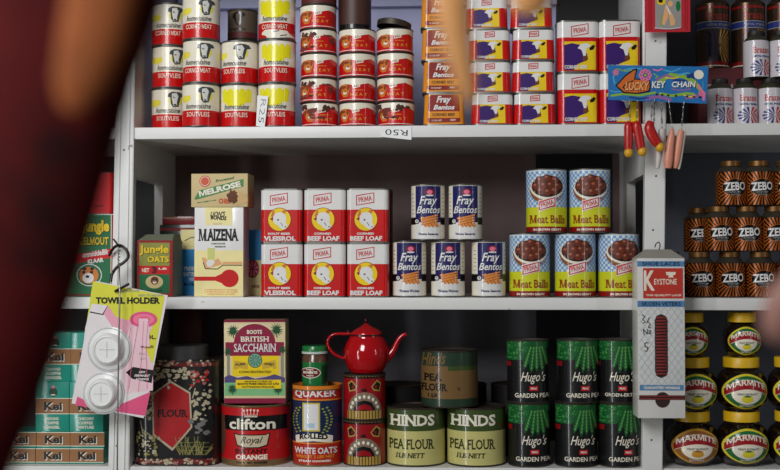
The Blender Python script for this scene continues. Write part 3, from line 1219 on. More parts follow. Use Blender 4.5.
def ball_art(a):                    # zoom 520,160 x3.354; tin x 22-155, y 30-240 -> px 526.5-566
    a.fr = (520, 160, 3.354)
    X0, X1 = 24, 153
    v0, v1 = a.P(0, 155)[1], a.P(0, 36)[1]
    n, rows = 44, 14
    st = 2 * pi * a.br / n
    for i in range(n):
        for j in range(rows):
            if (i + j) % 2:
                h = (v1 - v0) / rows
                a.part = 'label'
                a.raw(CHKB, 1, -pi * a.br + i * st, v0 + j * h, -pi * a.br + (i + 1) * st, v0 + (j + 1) * h)
    band(a, LIME, 1.2, 154, 219); band(a, DRED, 1.4, 219, 240)
    a.pic()
    a.ell(CREAM, 2, 90, 92, 58, 44, 36)
    a.ell(BOWL, 3, 90, 94, 57, 52, 30, 180, 360)
    a.ell(CREAM, 3.2, 90, 90, 55, 40, 34)
    a.ell(GRAVY, 3.4, 90, 86, 51, 36, 34)
    for x, y in ((66, 66), (90, 60), (114, 66), (54, 86), (78, 84), (100, 83), (124, 86), (70, 102), (92, 106), (112, 102)):
        a.ell(GRAVY, 4 + y / 100, x, y + 1, 14.5, 14.5, 16)
        a.ell(MEAT, 4.2 + y / 100, x - .6, y - .6, 12.4, 12.4, 16)
        a.ell(MEATL, 4.4 + y / 100, x - 4, y - 5, 5, 4, 10)
    a.poly(WHITE, 7, [(60, 134), (117, 116), (119, 152), (62, 170)])
    a.frame(RED, 7.6, 62, 136, 116, 166, 4, -14)
    a.text(RED, 8, 'PRIMA', 89, 143, 42, 17, .02, 0, 15)
    a.text(ink('word_brown', (150, 62, 20)), 5, 'eat Balls', 102, 195, 90, 27, .018, slab=True)
    a.em(ink('word_brown', (150, 62, 20)), 5, 32, 181, 56, 208, 6)
    a.text(CREAM, 5, 'IN BROWN GRAVY', 90, 229, 90, 8, .04)
    a.fr = (0, 0, 1)


Yk = SB + .036
K_MB = can_kind('meatball_tin', 546.5, 231.6, 41.2, 63.4, Yk, ball_art, base=CHKW, rimh=1.3)
G = 'meatball tins on the middle shelf'
for j, (cx, rz) in enumerate(((529.5, 2), (575.2, 3), (618.6, 12))):
    K_MB.use((ax(cx, Yk), Yk, ZM + .0003), rz - 2, 'meatball tin with bowl picture and lime band, %s of the bottom three' % NM[j], 'tin', G)
for j, (cx, rz) in enumerate(((546.6, 0), (590, -1))):
    K_MB.use((ax(cx, Yk), Yk, ZM + .0006 + K_MB.h), rz - 2, 'meatball tin with bowl picture and lime band, %s of the upper two' % ('left', 'right')[j], 'tin', G)

# --- stove polish bottles-in-tin with orange rays
ZBLK = M('polish_black', (20, 17, 16), .25, .5, wear=.2)
ZORG = M('polish_orange', (176, 92, 26), .3, .45, wear=.2)
BRASS = M('brass_cap', (120, 84, 44), .4, .7, wear=.5)


def stove_polish():
    cx, yb, w, h = 719.4, 252.6, 30, 45.2
    Y = .06
    m = sc(cx, Y)
    root = thing('stove_polish_tin')
    r, H, s = w / 2 * m, h * m, 34.5 * m
    lathe('body', [(0, .0002), (r - .0012, .0002), (r, .0012), (r, s - .001), (r - .001, s), (r * .66, s + 4.4 * m), (r * .60, s + 5.2 * m), (0, s + 5.2 * m)], M('dull_pewter', (94, 88, 76), .4, .7, wear=.4), root)
    lathe('cap', [(r * .60, s + 4.8 * m), (r * .68, s + 5.4 * m), (r * .68, H - .001), (r * .62, H), (0, H)], BRASS, root, n=40)
    a = Art(Cyl(r), cx, yb, m)
    a.raw(ZBLK, 0, -pi * r, .001, pi * r, s - .0008)
    a.pic()
    for t in range(3):              # rays all the way round
        c = (t - 1) * 2 * pi * r / 3
        vv = s / 2
        for i in range(30):
            a0, a1 = 2 * pi * i / 30, 2 * pi * (i + .5) / 30
            q = []
            for rad, an in ((.006, a0), (1, a0), (1, a1), (.006, a1)):
                dx, dy = math.cos(an), math.sin(an)
                lim = min(2 * pi * r / 6 / max(abs(dx), 1e-6), (s / 2 - .0016) / max(abs(dy), 1e-6))
                k_ = min(rad, lim)
                q.append((c + dx * k_, vv + dy * k_))
            a._add(ZORG, 1, q, [(0, 1, 2, 3)])
    a.ell(ZBLK, 2, cx, yb - 18, 11.6, 8.8, 28)
    a.ring(ZORG, 3, cx, yb - 18, 11.8, 9, .6, 30)
    a.text(WHITE, 4, 'ZEBO', cx, yb - 19.2, 20.4, 8.4, .03, 0.0, 3)
    a.text(GREY, 4, 'LIQUID', cx, yb - 13.4, 11, 1.8, .03)
    a.text(GREY, 4, 'GRATE POLISH', cx, yb - 11, 9, 1.4, .03)
    a.build(root)
    return Kind(root, H)


K_Z = stove_polish()
G = 'black and orange stove polish tins'
for i, (cx, rz) in enumerate(((699.5, 1), (729.6, 2), (760.2, 1), (791, 0))):
    K_Z.use((ax(cx, .06), .06, ZM + .0003), rz, 'black and orange rayed polish tin, %s in the bottom row' % ('first', 'second', 'third', 'fourth')[i], 'tin', G)
for i, (cx, rz) in enumerate(((719.2, 2), (747, -2), (775.4, 1))):
    K_Z.use((ax(cx, .06), .06, ZM + .0006 + K_Z.h), rz, 'black and orange rayed polish tin, %s in the middle row' % ('left', 'second', 'right')[i], 'tin', G)
for i, (cx, rz) in enumerate(((731.6, 4), (759.4, 0), (787, 0))):
    K_Z.use((ax(cx, .062), .062, ZM + .0009 + 2 * K_Z.h), rz, 'black and orange rayed polish tin, %s in the top row' % ('left', 'middle', 'right')[i], 'tin', G)
K_Z.use((ax(669, .06), .06, ZM + .0003), 0, 'black and orange polish tin, nearly hidden behind the shoelace box', 'tin', G)
K_Z.use((ax(699, .115), .115, ZM + .0006 + K_Z.h), 0, 'black and orange polish tin set back behind the left one of the middle row', 'tin', G)
K_Z.use((ax(699, .115), .115, ZM + .0003), 0, 'black and orange polish tin supporting the set-back one at the rear', 'tin', G)

# --- cartons at the left of the middle shelf
TAN = M('tan_card', (206, 184, 132), .65, wear=.25)
OLIVEY = ink('oat_olive', (140, 142, 62))
PEACH = ink('hand_peach', (226, 170, 116))
LEMON = ink('pale_lemon', (240, 226, 160))
SKY = ink('carton_blue', (52, 142, 204))


def maiz(a):                        # zoom 180,200 x4.7; front x 70-300, base 450
    a.fr = (180, 200, 4.7)
    band(a, LEMON, 1, 235, 449)
    a.rect(LEMON, 1.5, 120, 35, 248, 118)
    a.text(BLACK, 3, "LION'S", 180, 66, 72, 24, .03, .3)
    a.text(BLACK, 3, 'BONDS', 184, 84, 74, 20, .05, 0, -4)
    a.text(GREY, 3, 'SINCE 1891', 180, 112, 40, 6, .02)
    a.text(BLACK, 3, 'AIZENA', 203, 163, 150, 56, .042, slab=True)
    a.em(BLACK, 3, 88, 135, 128, 191, 10)
    a.text(BLACK, 3, 'CORN FLOUR', 182, 204, 66, 8, .02)
    a.text(BLACK, 3, 'MIELIEBLOM', 192, 218, 50, 7, .02)
    a.pic()
    a.rect(ink('pack_green', (204, 206, 120)), 2, 132, 224, 166, 278)
    a.poly(PEACH, 2.2, [(104, 270), (120, 268), (134, 284), (148, 300), (166, 280), (182, 272), (204, 300), (122, 322)])
    a.poly(WHITE, 2.6, [(126, 290), (136, 280), (164, 280), (166, 294), (150, 312), (132, 310)])
    a.rect(PEACH, 2.1, 204, 288, 296, 300)
    a.line(BLACK, 3, [(112, 290), (122, 320), (180, 322), (204, 304), (296, 304)], 4)
    a.ell(RED, 3, 236, 365, 43, 41, 30)
    a.poly(RED, 3, [(70, 357), (170, 357), (206, 340), (206, 390), (170, 376), (70, 376)])
    for y in (418, 428, 438):
        a.text(ORG, 3, 'A PURE PRODUCT OF MAIZE', 196, y, 156 if y < 430 else 130, 6, .02)
    a.fr = (0, 0, 1)


Ymz = .04
K = carton('cornflour_carton', 219.4, 295.9, 49, 88.6, Ymz, .05, WHITE, maiz)
zm = ZM + .0003 + K.h
K.use((ax(219.6, Ymz - .02), Ymz, ZM + .0003), -1, 'white and pale yellow cornflour carton with a red spoon', 'carton')


def melr(a):                        # zoom 180,160 x7.8; front 88-530, y 108-365
    a.fr = (180, 160, 7.8)
    a.poly(ink('carton_green', (70, 130, 66)), 2, [(112, 304), (150, 236), (498, 150), (498, 208), (130, 308)])
    a.text(CREAM, 4, 'MELROSE', 312, 226, 334, 46, .05, 0, 13.5)
    a.text(ink('cheese_red', (206, 84, 40)), 4, 'CHEDDAR', 390, 320, 172, 40, .05)
    a.text(GREEN, 4, 'Processed', 352, 152, 150, 22, .02, .3, 11)
    a.text(GREEN, 4, 'net weight 5 ozs', 210, 322, 150, 14, .02, 0, 8)
    a.pic()
    a.ell(ink('seal_red', (206, 84, 52)), 3, 196, 166, 44, 44, 26)
    a.ring(CREAM, 3.5, 196, 166, 36, 36, 4)
    rnd = random.Random(5)
    a.part = 'stain'
    a.ell(M('peeled_card', (206, 172, 120), .8, mottle=.3), 6, 456, 308, 74, 46, 20, wob=.18, rnd=rnd)
    a.ell(M('brown_stain', (96, 58, 36), .8, mottle=.5), 7, 414, 284, 40, 52, 22, wob=.22, rnd=rnd)
    a.ell(M('peeled_card', (206, 172, 120)), 8, 466, 262, 20, 16, 14, wob=.2, rnd=rnd)
    a.fr = (0, 0, 1)


K = carton('cheese_carton', 219.6, 206.8, 56.7, 33, .04, .056, TAN, melr)
K.use((ax(219.8, .015), .0405, zm + .0003), -1.5, 'tan cheese carton with slanting green banner lying on the cornflour carton', 'carton')
JG = ink('oat_green', (26, 104, 62))


def jung(a):                        # zoom 70,230 x6; front 400-610, base 385
    a.fr = (70, 230, 6)
    band(a, DRED, .4, 46, 386)
    # the side panel
    a.rect(JG, 1, 640, 75, 900, 368)
    a.rect(OLIVEY, 1, 412, 70, 592, 205)
    a.rect(JG, 1, 412, 255, 592, 366)
    a.rect(RED, 1.5, 412, 205, 592, 255)
    for dx, L, m_ in ((3, 2, BLACK), (0, 3, YEL)):
        a.text(m_, L, 'Jungle', 500 + dx, 114 + dx, 174, 60, .03)
        a.text(m_, L, 'OATS', 524 + dx, 167 + dx, 128, 36, .03, slab=True)
    a.text(CREAM, 3, 'NET', 450, 231, 44, 24, .03)
    a.text(ink('oat_ink', (70, 10, 26)), 3, '3', 502, 230, 30, 42, .06)
    a.text(CREAM, 3, 'LB', 552, 222, 50, 12, .03)
    a.text(BLACK, 3, 'QUICK COOKING', 505, 353, 90, 14, .03)
    a.pic()
    a.ell(ink('face_beige', (206, 186, 132)), 2, 502, 300, 52, 38, 26)
    a.ell(BROWN, 3, 504, 292, 24, 24, 20); a.ell(BLACK, 4, 496, 284, 6, 5, 10); a.ell(BLACK, 4, 514, 284, 6, 5, 10)
    a.ell(CREAM, 4, 504, 302, 11, 8, 14); a.ell(BLACK, 5, 504, 298, 5, 3, 10)
    a.fr = (0, 0, 1)


DUST = M('dusty_card_top', (112, 118, 96), .7, wear=.2)
K = carton('oats_carton', 154.2, 294.6, 35.4, 55.4, .05, .075, DUST, jung)
_m = sc(154, .05)
hexa('top_flap', [(-17 * _m, -.037, K.h), (17 * _m, -.037, K.h), (17 * _m, .036, K.h), (-17 * _m, .036, K.h), (-12 * _m, -.016, K.h + 6 * _m), (16 * _m, -.016, K.h + 6.4 * _m), (16 * _m, .03, K.h + 6.4 * _m), (-12 * _m, .03, K.h + 6 * _m)], DUST, K.root)
K.use((ax(155.2, .012), .0455, ZM + .0003), 1, 'small red, green and olive oats carton just right of the left post', 'carton')


def blu1(a):                        # px 181-215
    band(a, LEMON, .4, 230, 252)
    band(a, SKY, .6, 250.5, 296)
    a.text(WHITE, 2, 'PROEF', 189.5, 269.5, 12, 4, .04)
    a.text(WHITE, 2, 'BATTER', 189.5, 275, 13, 4, .04)
    a.text(WHITE, 2, 'MIX', 192, 280, 7, 3.4, .04)
    a.text(BLACK, 2, 'BLOEM', 190, 285, 13, 2.6, .04)
    a.pic(); a.line(BLACK, 2, [(184, 242), (190, 239), (196, 238)], .8)


K = carton('baking_carton', 198, 296, 36, 65, .135, .05, LEMON, blu1)
K.use((ax(198.6, .11), .135, ZM + .0003), 0, 'blue and cream carton between the oats and cornflour cartons', 'carton')


def blu2(a):                        # px 228-262
    band(a, SKY, .6, 230, 261)
    a.pic()
    a.ell(DRED, 2, 252.4, 269.5, 6.4, 9, 22); a.rays(PINK, 3, 252.4, 269.5, 1.2, 5.6, 9, .6, 0, 360, 1.4)
    a.text(DRED, 2, 'MIX', 256, 287, 8, 3, .04)


K = carton('baking_carton', 245, 296, 35, 65, .125, .05, LEMON, blu2)
K.use((ax(245.2, .10), .125, ZM + .0003), 0, 'blue and cream carton with purple rosette, right of the cornflour carton', 'carton')
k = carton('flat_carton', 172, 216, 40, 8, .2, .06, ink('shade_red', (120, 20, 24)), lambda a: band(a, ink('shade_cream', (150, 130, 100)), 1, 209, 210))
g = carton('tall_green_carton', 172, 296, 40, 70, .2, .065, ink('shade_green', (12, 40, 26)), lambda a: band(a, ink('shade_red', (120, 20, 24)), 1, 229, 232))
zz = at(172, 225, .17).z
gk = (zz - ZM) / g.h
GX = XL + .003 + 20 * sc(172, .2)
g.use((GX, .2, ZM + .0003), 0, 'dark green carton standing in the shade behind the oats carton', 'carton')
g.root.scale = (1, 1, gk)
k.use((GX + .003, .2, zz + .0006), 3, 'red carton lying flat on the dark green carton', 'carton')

# --- left bay, middle shelf
def mout(a):                        # px 61-113.5, base 295
    a.fr = (70, 165, 6)
    band(a, JG, .4, 300, 780)
    band(a, DRED, .6, 768, 776)
    a.rect(DRED, 1, 244, 300, 262, 780)
    a.rect(CREAM, 1.2, 242, 300, 246, 780)
    for dx, L, m_ in ((3, 2, BLACK), (0, 3, YEL)):
        a.text(m_, L, 'Jungle', 148 + dx, 374 + dx, 170, 88, .05)
        a.text(m_, L, 'MEELMOUT', 128 + dx, 454 + dx, 200, 46, .02, slab=True)
    a.poly(RED, 2, [(-60, 560), (-60, 600), (244, 552), (244, 498), (-60, 546)])
    a.text(WHITE, 4, 'onmiddellik', 150, 526, 160, 34, .03, .3, 8)
    a.text(WHITE, 4, 'KLAAR', 152, 570, 96, 26, .045, 0, 7)
    a.pic()
    a.ell(WHITE, 3, 114, 655, 76, 66, 30); a.ell(JG, 3.5, 114, 655, 71, 61, 30)
    a.ell(DOGO, 4, 112, 656, 58, 50, 24); a.ell(WHITE, 5, 108, 672, 34, 30, 20); a.ell(BLACK, 6, 104, 664, 12, 8, 12)
    for x in (82, 128):
        a.ell(BLACK, 6, x, 638, 10, 9, 12); a.ell(BLACK, 5, x + 3, 618, 12, 9, 12)
    a.fr = (0, 0, 1)


K = carton('porridge_carton', 87.6, 295.4, 52.4, 81.5, .045, .06, JG, mout)
K.use((ax(88, .015), .045, ZM + .0003), 0, 'green porridge carton with yellow lettering left of the left post', 'carton')
k = tin_kind('red_tin', 92, 213.4, 44, 41, .045, .05, 4, lambda a: (a.pic(), a.line(BLACK, 1, [(96, 206), (105, 205.4)], 1)), base=ink('tin_red', (206, 30, 34)), rim=M('tin_red_rim', (190, 30, 30), .4), body=RED)
k.use((ax(92, .03), .046, ZM + .0006 + K.h), 0, 'bright red tin standing on the green porridge carton', 'tin')

# ================================================================== BOTTOM SHELF
# --- coffee cartons in the left bay
TEAL = ink('coffee_teal', (26, 142, 122), wear=.15)
COFB = ink('coffee_brown', (146, 100, 58), wear=.2)


def kei(tall, word):
    def art(a):
        if tall:                     # zoom 0,320 x3.13; front x 116-222, y 195-345
            a.fr = (0, 320, 3.13)
            band(a, COFB, 1, 246, 291); band(a, CREAM, .5, 244, 293)
            for dx, L, m_ in ((2.4, 3, CREAM), (0, 4, BLACK)):
                a.text(m_, L, 'Kei', 172 + dx, 269 + dx, 56, 26, .04)
            for i, t in enumerate(word):
                a.text(CREAM, 3, t, 168, 307 + 13 * i, 7.4 * len(t), 9, .03)
            a.pic()
            a.ell(DGREEN, 3, 172, 226, 13, 14, 20); a.ell(PINK, 3, 172, 210, 5, 5, 12); a.ell(CREAM, 4, 172, 234, 8, 2, 12)
        else:                        # front y 398-447
            a.fr = (0, 320, 3.13)
            band(a, COFB, 1, 404, 443); band(a, CREAM, .5, 402, 445)
            for dx, L, m_ in ((2.4, 3, CREAM), (0, 4, BLACK)):
                a.text(m_, L, 'Kei', 170 + dx, 424 + dx, 54, 25, .04)
        a.fr = (0, 0, 1)
    return art


Yq = .06
K_KS = carton('coffee_carton', 54, 463.4, 33.6, 15.6, Yq, .07, TEAL, kei(False, ''))
K_KT = carton('coffee_carton', 54, 430.6, 33.6, 48.2, Yq, .07, TEAL, kei(True, ('GROUND', 'KOFFIE', 'MENGSEL')))
K_KU = carton('coffee_carton', 54, 430.6, 33.6, 48.2, Yq, .07, TEAL, kei(True, ('CHICORY', 'COFFEE', 'MIXTURE')))
G = 'teal and brown coffee cartons in the left bay'
for j, cx in enumerate((20, 54, 87.9)):
    z = ZB + .0003
    X = ax(cx, Yq - .035)
    for i, k in enumerate((K_KS, K_KS, K_KT if j < 2 else K_KU, K_KT if j < 2 else K_KU)):
        if j == 0 and i > 1:
            continue
        k.use((X + (0, .0006, -.0006, .0004)[i], Yq + (0, .001, 0, .002)[i], z), (0, .6, -.5, .8)[i],
              '%s teal coffee carton, %s of the %s' % (('flat', 'flat', 'tall', 'tall')[i], ('lowest', 'second', 'third', 'topmost')[i], ('column mostly behind the dark strap', 'column left of the towel holder card', 'column beside the left post')[j]), 'carton', G)
        z += k.h + .0002

# --- flour tin
FBLK = ink('flour_black', (22, 20, 20), wear=.5, dirt=(120, 104, 84))
FRED = ink('flour_red', (168, 26, 30), wear=.45, dirt=(60, 22, 20))
FCREAM = ink('flour_cream', (176, 166, 138), wear=.8, dirt=(30, 28, 26))
FPINK = ink('flour_pink', (158, 96, 84), wear=.8, dirt=(30, 28, 26))
FGRASS = ink('flour_grass', (130, 124, 70), wear=.6, dirt=(30, 28, 26))


def flour(a):                       # zoom 125,335 x3.48; body x 28-325, y 88-450
    a.fr = (125, 335, 3.48)
    rnd = random.Random(11)
    band(a, ink('flour_band', (104, 30, 30), wear=.8), 1, 96, 118)
    band(a, ink('flour_band', (104, 30, 30)), 1, 428, 444)
    a.poly(FCREAM, 2, [(165, 165), (233, 205), (239, 322), (171, 401), (104, 348), (100, 210)])
    a.poly(FRED, 3, [(165, 172), (228, 209), (233, 320), (171, 391), (109, 345), (106, 213)])
    a.text(BLACK, 5, 'FLOUR', 172, 275, 106, 25, .03, slab=True)
    a.pic()
    L = 6

    def spray(x0, y0, x1, y1, n, s0, s1, mats):
        for i in range(n):
            m_ = mats[rnd.randrange(len(mats))]
            x, y = rnd.uniform(x0, x1), rnd.uniform(y0, y1)
            r = rnd.uniform(s0, s1)
            a.ell(m_, L + rnd.random() * 2, x, y, r, r * rnd.uniform(.5, 1), 10, wob=.3, rnd=rnd)
    spray(60, 97, 310, 116, 46, 3, 6, [FCREAM, FPINK])
    spray(50, 122, 230, 166, 64, 3, 8, [FCREAM])
    spray(110, 140, 160, 190, 8, 4, 7, [FCREAM])
    spray(238, 132, 300, 185, 24, 4, 9, [FCREAM, FPINK, FRED])
    spray(236, 186, 300, 296, 34, 3, 8, [FCREAM])
    spray(50, 190, 104, 300, 30, 3, 9, [FCREAM, FGRASS])
    spray(40, 340, 124, 416, 44, 3, 8, [FCREAM, FGRASS])
    spray(232, 300, 290, 350, 10, 6, 12, [M('flour_rock', (104, 100, 96), .5, mottle=.4)])
    spray(36, 428, 318, 444, 60, 3, 7, [FCREAM, FPINK])
    for i in range(34):
        x = rnd.uniform(196, 288)
        a.line(FGRASS, 5 + i * .03, [(x, 414), (x + rnd.uniform(-26, 26), rnd.uniform(350, 396))], 2.4)
    for y in (372, 386, 398):
        a.line(FGRASS, 4, [(186, y), (296, y + 2)], 1.6)
    for q in ([(60, 300), (70, 345)], [(70, 330), (110, 360)], [(250, 190), (240, 225)], [(228, 196), (250, 170)]):
        a.line(FCREAM, 5.4, q, 3.5)
    a.fr = (0, 0, 1)


Yf = .071
K = tin_kind('flour_tin', 175.7, 464.5, 82.4, 101, Yf, .125, 15, flour, base=FBLK, rim=M('flour_rim', (58, 50, 46), .4, .6, wear=.6), body=FBLK, rimh=2)
m_ = sc(180, Yf)
rl = 25.5 * m_
lathe('lid', [(0, K.h + .0001), (rl + .002, K.h + .0001), (rl + .002, K.h + .002), (rl, K.h + .0026), (rl, K.h + 12.4 * m_), (rl - .002, K.h + 13.4 * m_), (rl - .006, K.h + 12.6 * m_), (0, K.h + 12.6 * m_)],
      M('flour_lid', (84, 82, 82), .4, .5, wear=.4), K.root, n=64)
K.use((ax(176.8, .02), Yf, ZB + .0003), -.4, 'big black flour tin with red hexagon and worn flower print', 'tin')
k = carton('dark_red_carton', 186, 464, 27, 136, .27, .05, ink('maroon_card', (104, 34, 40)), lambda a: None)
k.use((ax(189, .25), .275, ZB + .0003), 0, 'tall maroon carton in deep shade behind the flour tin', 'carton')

# --- clifton drink tin
CREDM = ink('drink_red', (190, 24, 28), wear=.2)
GOLDT = M('gold_tin', (150, 122, 84), .38, .7, wear=.5)


def clif(a):                        # zoom 215,395 x6
    a.fr = (215, 395, 6)
    band(a, GOLDT, 1, 50, 78); band(a, GOLDT, 1, 383, 412)
    a.poly(BLACK, 2, [(84, 130), (100, 127), (440, 127), (440, 212), (100, 212), (84, 208)])
    a.pic()
    a.ell(ink('oval_brown', (92, 60, 44)), 3, 66, 240, 26, 122, 24)
    for i in range(5):
        a.ell(CREAM, 3, 212 + i * 20, 96 - 4 * (1 - abs(i - 2) / 2), 6, 6, 10)
        a.line(CREAM, 3, [(212 + i * 20, 98), (216 + i * 18, 122)], 3)
    a.line(CREAM, 3, [(212, 122), (292, 122)], 3); a.line(CREAM, 3.2, [(214, 131), (290, 131)], 5)
    a.poly(BLACK, 2.5, [(150, 226), (180, 234), (336, 234), (360, 224), (346, 300), (300, 314), (212, 314), (166, 300)])
    a.poly(ink('shield_cream', (206, 190, 160)), 3, [(156, 234), (182, 240), (332, 240), (353, 232), (340, 294), (298, 307), (214, 307), (172, 294)])
    a.text(CREAM, 4, 'clifton', 253, 174, 268, 64, .028)
    a.text(BLACK, 5, 'Royal', 256, 272, 130, 52, .005, .45)
    a.text(ink('drink_dark', (66, 8, 14)), 4, 'INSTANT', 252, 331, 186, 28, .035)
    a.text(CREAM, 4, 'ORANGE', 253, 365, 184, 30, .05)
    a.text(BLACK, 4, 'DRINK  NET  POWDER', 255, 397, 180, 12, .03)
    a.fr = (0, 0, 1)


Yc = .0665
K = can_kind('drink_tin', 255.6, 464.8, 71, 58.4, Yc, clif, base=CREDM, rim=GOLDT, rimh=2)
zc_ = ZB + .0003 + K.h
K.use((ax(257, Yc), Yc, ZB + .0003), -1, 'wide red instant drink tin with black name band', 'tin')

# --- saccharin box on it
MAR = ink('maroon', (142, 30, 62), wear=.15)
PALM = ink('palm_green', (38, 82, 50), wear=.15)
HILL = ink('hill_violet', (84, 74, 122), wear=.15)
MINT = ink('lawn_mint', (128, 188, 128), wear=.15)


def sacc(a):                        # zoom 215,305 x4.7; front x 45-330, y 55-447
    a.fr = (215, 305, 4.7)
    band(a, MAR, .4, 52, 74); band(a, MAR, .4, 424, 449)
    a.ell(MAR, 1, 188, 168, 96, 86, 34, 0, 180)
    a.rect(MAR, 1, 52, 166, 324, 229)
    a.rect(LY, 1, 84, 229, 300, 322)
    a.poly(HILL, 1.5, [(48, 326), (70, 316), (110, 330), (150, 322), (190, 334), (240, 326), (280, 314), (328, 330), (328, 352), (48, 352)])
    a.rect(MINT, 1.4, 48, 350, 328, 412)
    a.text(CREAM, 4, 'BOOTS', 188, 119, 70, 19, .04)
    a.text(CREAM, 4, 'BRITISH', 189, 152, 134, 25, .025, slab=True)
    a.text(WHITE, 4, 'SACCHARIN', 190, 192, 196, 38, .012, slab=True)
    a.pic()
    for x in (66, 316):
        a.rect(ink('column_grey', (150, 146, 120)), 1.2, x - 7, 210, x + 7, 330)
    rnd = random.Random(3)
    for x, y, s in ((88, 112, 32), (290, 108, 34), (64, 206, 18), (316, 198, 18), (84, 380, 26), (296, 380, 26)):
        a.line(PALM, 2, [(x, y), (x + 2, y + s * 1.1)], 5)
        for i in range(15):
            an = 2 * pi * i / 15 + .2
            ex, ey = x + s * math.cos(an), y - s * .9 * math.sin(an) + (6 if math.sin(an) < .2 else 0)
            a.poly(PALM, 2.5 + i * .02, [(x - 5 * math.sin(an), y - 5 * math.cos(an)), (ex, ey), (x + 6 * math.sin(an), y + 6 * math.cos(an))])
    a.poly(LY, 2.6, [(104, 318), (112, 284), (190, 300), (270, 282), (280, 314), (190, 326)])
    a.poly(ink('ribbon_gold', (206, 170, 60)), 2.5, [(90, 290), (94, 250), (156, 262), (156, 290)])
    a.poly(ink('ribbon_gold', (206, 170, 60)), 2.5, [(224, 262), (284, 248), (288, 288), (224, 290)])
    a.ell(ink('seal_teal', (126, 176, 150)), 3, 190, 250, 33, 34, 26); a.ring(DGREEN, 4, 190, 250, 33, 34, 3)
    a.rays(DGREEN, 4, 190, 250, 6, 26, 10, .35)
    a.text(BLACK, 4, 'CONCENTRATED', 190, 303, 150, 12, .03)
    a.text(BLACK, 4, 'PURE', 122, 268, 46, 11, .03, 0, 6); a.text(BLACK, 4, 'SWEET', 256, 268, 46, 11, .03, 0, -6)
    a.rect(LY, 3, 100, 339, 310, 380)
    a.text(BLACK, 4, 'MANUFACTURED BY', 206, 347, 130, 8, .03)
    a.text(BLACK, 4, 'BOOTS PURE DRUG CO LTD', 205, 358, 192, 10, .05)
    a.text(BLACK, 4, 'NOTTINGHAM ENGLAND', 205, 372, 150, 9, .03)
    a.fr = (0, 0, 1)


K = carton('saccharin_carton', 255, 400.2, 60.6, 82, .072, .05, ink('box_cream', (224, 206, 160)), sacc)
K.use((ax(255.4, .043), .064, zc_ + .0003), 1, 'maroon, cream and yellow saccharin carton standing on the wide red tin', 'carton')

# --- oats tin
OATR = ink('oats_red', (176, 40, 26))


def oats(a):                        # zoom 285,335 x3.477
    a.fr = (285, 335, 3.477)
    band(a, OATR, 1, 176, 230); band(a, OATR, 1, 376, 452)
    for y in (178, 228, 374):
        band(a, ORG, 1.5, y - 2.6, y + 2.6)
    a.text(WHITE, 4, 'QUAKER', 115, 208, 140, 28, .025)
    a.text(WHITE, 4, 'WHITE OATS', 114, 399, 144, 22, .03)
    a.text(ORG, 4, 'WEIGHT 2 LBS NET', 113, 419, 132, 11, .05)
    a.text(CREAM, 4, 'STEAM COOKED', 113, 434, 110, 7, .05)
    a.pic()
    a.rect(ink('frame_gold', (200, 180, 70)), 2, 72, 237, 133, 334)
    a.rect(WHITE, 3, 77, 242, 128, 329)
    a.rect(ink('panel_sky', (170, 200, 214)), 4, 88, 306, 114, 322)
    LEAF = ink('laurel_olive', (150, 156, 66))
    for side in (-1, 1):
        for i in range(9):
            y = 338 - i * 10
            x = 103 + side * (46 + 14 * math.sin(i / 8 * pi))
            for d in (-1, 1):
                a.ell(LEAF, 3, x + d * 7, y - (4 if d > 0 else 0), 4.4, 3.0, 10)
    a.poly(CREAM, 5, [(46, 350), (60, 346), (110, 340), (160, 346), (174, 350), (172, 374), (110, 366), (48, 374)])
    a.text(BLACK, 6, 'ROLLED', 110, 354, 96, 19, .05, 0, 0, 5)
    a.fr = (0, 0, 1)


Yo = .05
K = can_kind('oats_tin', 317.8, 465, 50, 74.6, Yo, oats, base=ink('oats_navy', (22, 40, 76)), rim=GOLDT, rimh=1.6)
zo = ZB + .0003 + K.h
K.use((ax(318, Yo), Yo, ZB + .0003), 0, 'tall navy and red rolled oats tin', 'tin')

# --- green jar with a screw lid
jar = thing('spread_jar', 'small green labelled jar with a green lid standing on the oats tin', 'jar')
m_ = sc(315, Yo)
JR = 12.6 * m_
lathe('glass', [(0, .0002), (JR - .002, .0002), (JR, .002), (JR, 30 * m_), (JR * .86, 33.4 * m_), (JR * .84, 35 * m_), (0, 35 * m_)], M('brown_paste_glass', (96, 66, 50), .2, coat=.4), jar)
lathe('lid', [(JR * .9, 33.8 * m_), (JR * 1.0, 34 * m_), (JR * 1.0, 40.4 * m_), (JR * .95, 41.4 * m_), (0, 41.4 * m_)], GREEN, jar)
lathe('lid_edge', [(JR * 1.0, 33.4 * m_), (JR * 1.03, 33.6 * m_), (JR * 1.03, 35.6 * m_), (JR * 1.0, 35.8 * m_)], M('pale_edge', (190, 200, 190), .4), jar)
a = Art(Cyl(JR), 315, 385, m_)
a.raw(GREEN, 0, -pi * JR, 2.4 * m_, pi * JR, 25.4 * m_)
a.fr = (285, 335, 3.477)
a.rect(DGREEN, 1, 132, 96, 150, 160)
a.pic()
a.ell(CREAM, 2, 93, 121, 36, 19, 26); a.ell(ink('oval_maroon', (110, 24, 30)), 3, 93, 121, 33, 16.6, 26)
a.text(CREAM, 4, "PAN'S", 92, 110, 26, 6, .03); a.text(CREAM, 4, 'BOVRITE', 93, 120, 50, 9, .05); a.text(CREAM, 4, 'PASTE', 93, 131, 24, 5, .03)
a.build(jar)
jar.location = (ax(315.2, Yo), Yo, zo + .0003)

# --- two round tins printed with a gaping mouth
MRED = ink('mask_red', (150, 10, 20), wear=.2)
MGOLD = ink('mask_gold', (176, 142, 66), wear=.2)
MDARK = ink('mask_dark', (46, 16, 16), wear=.2)


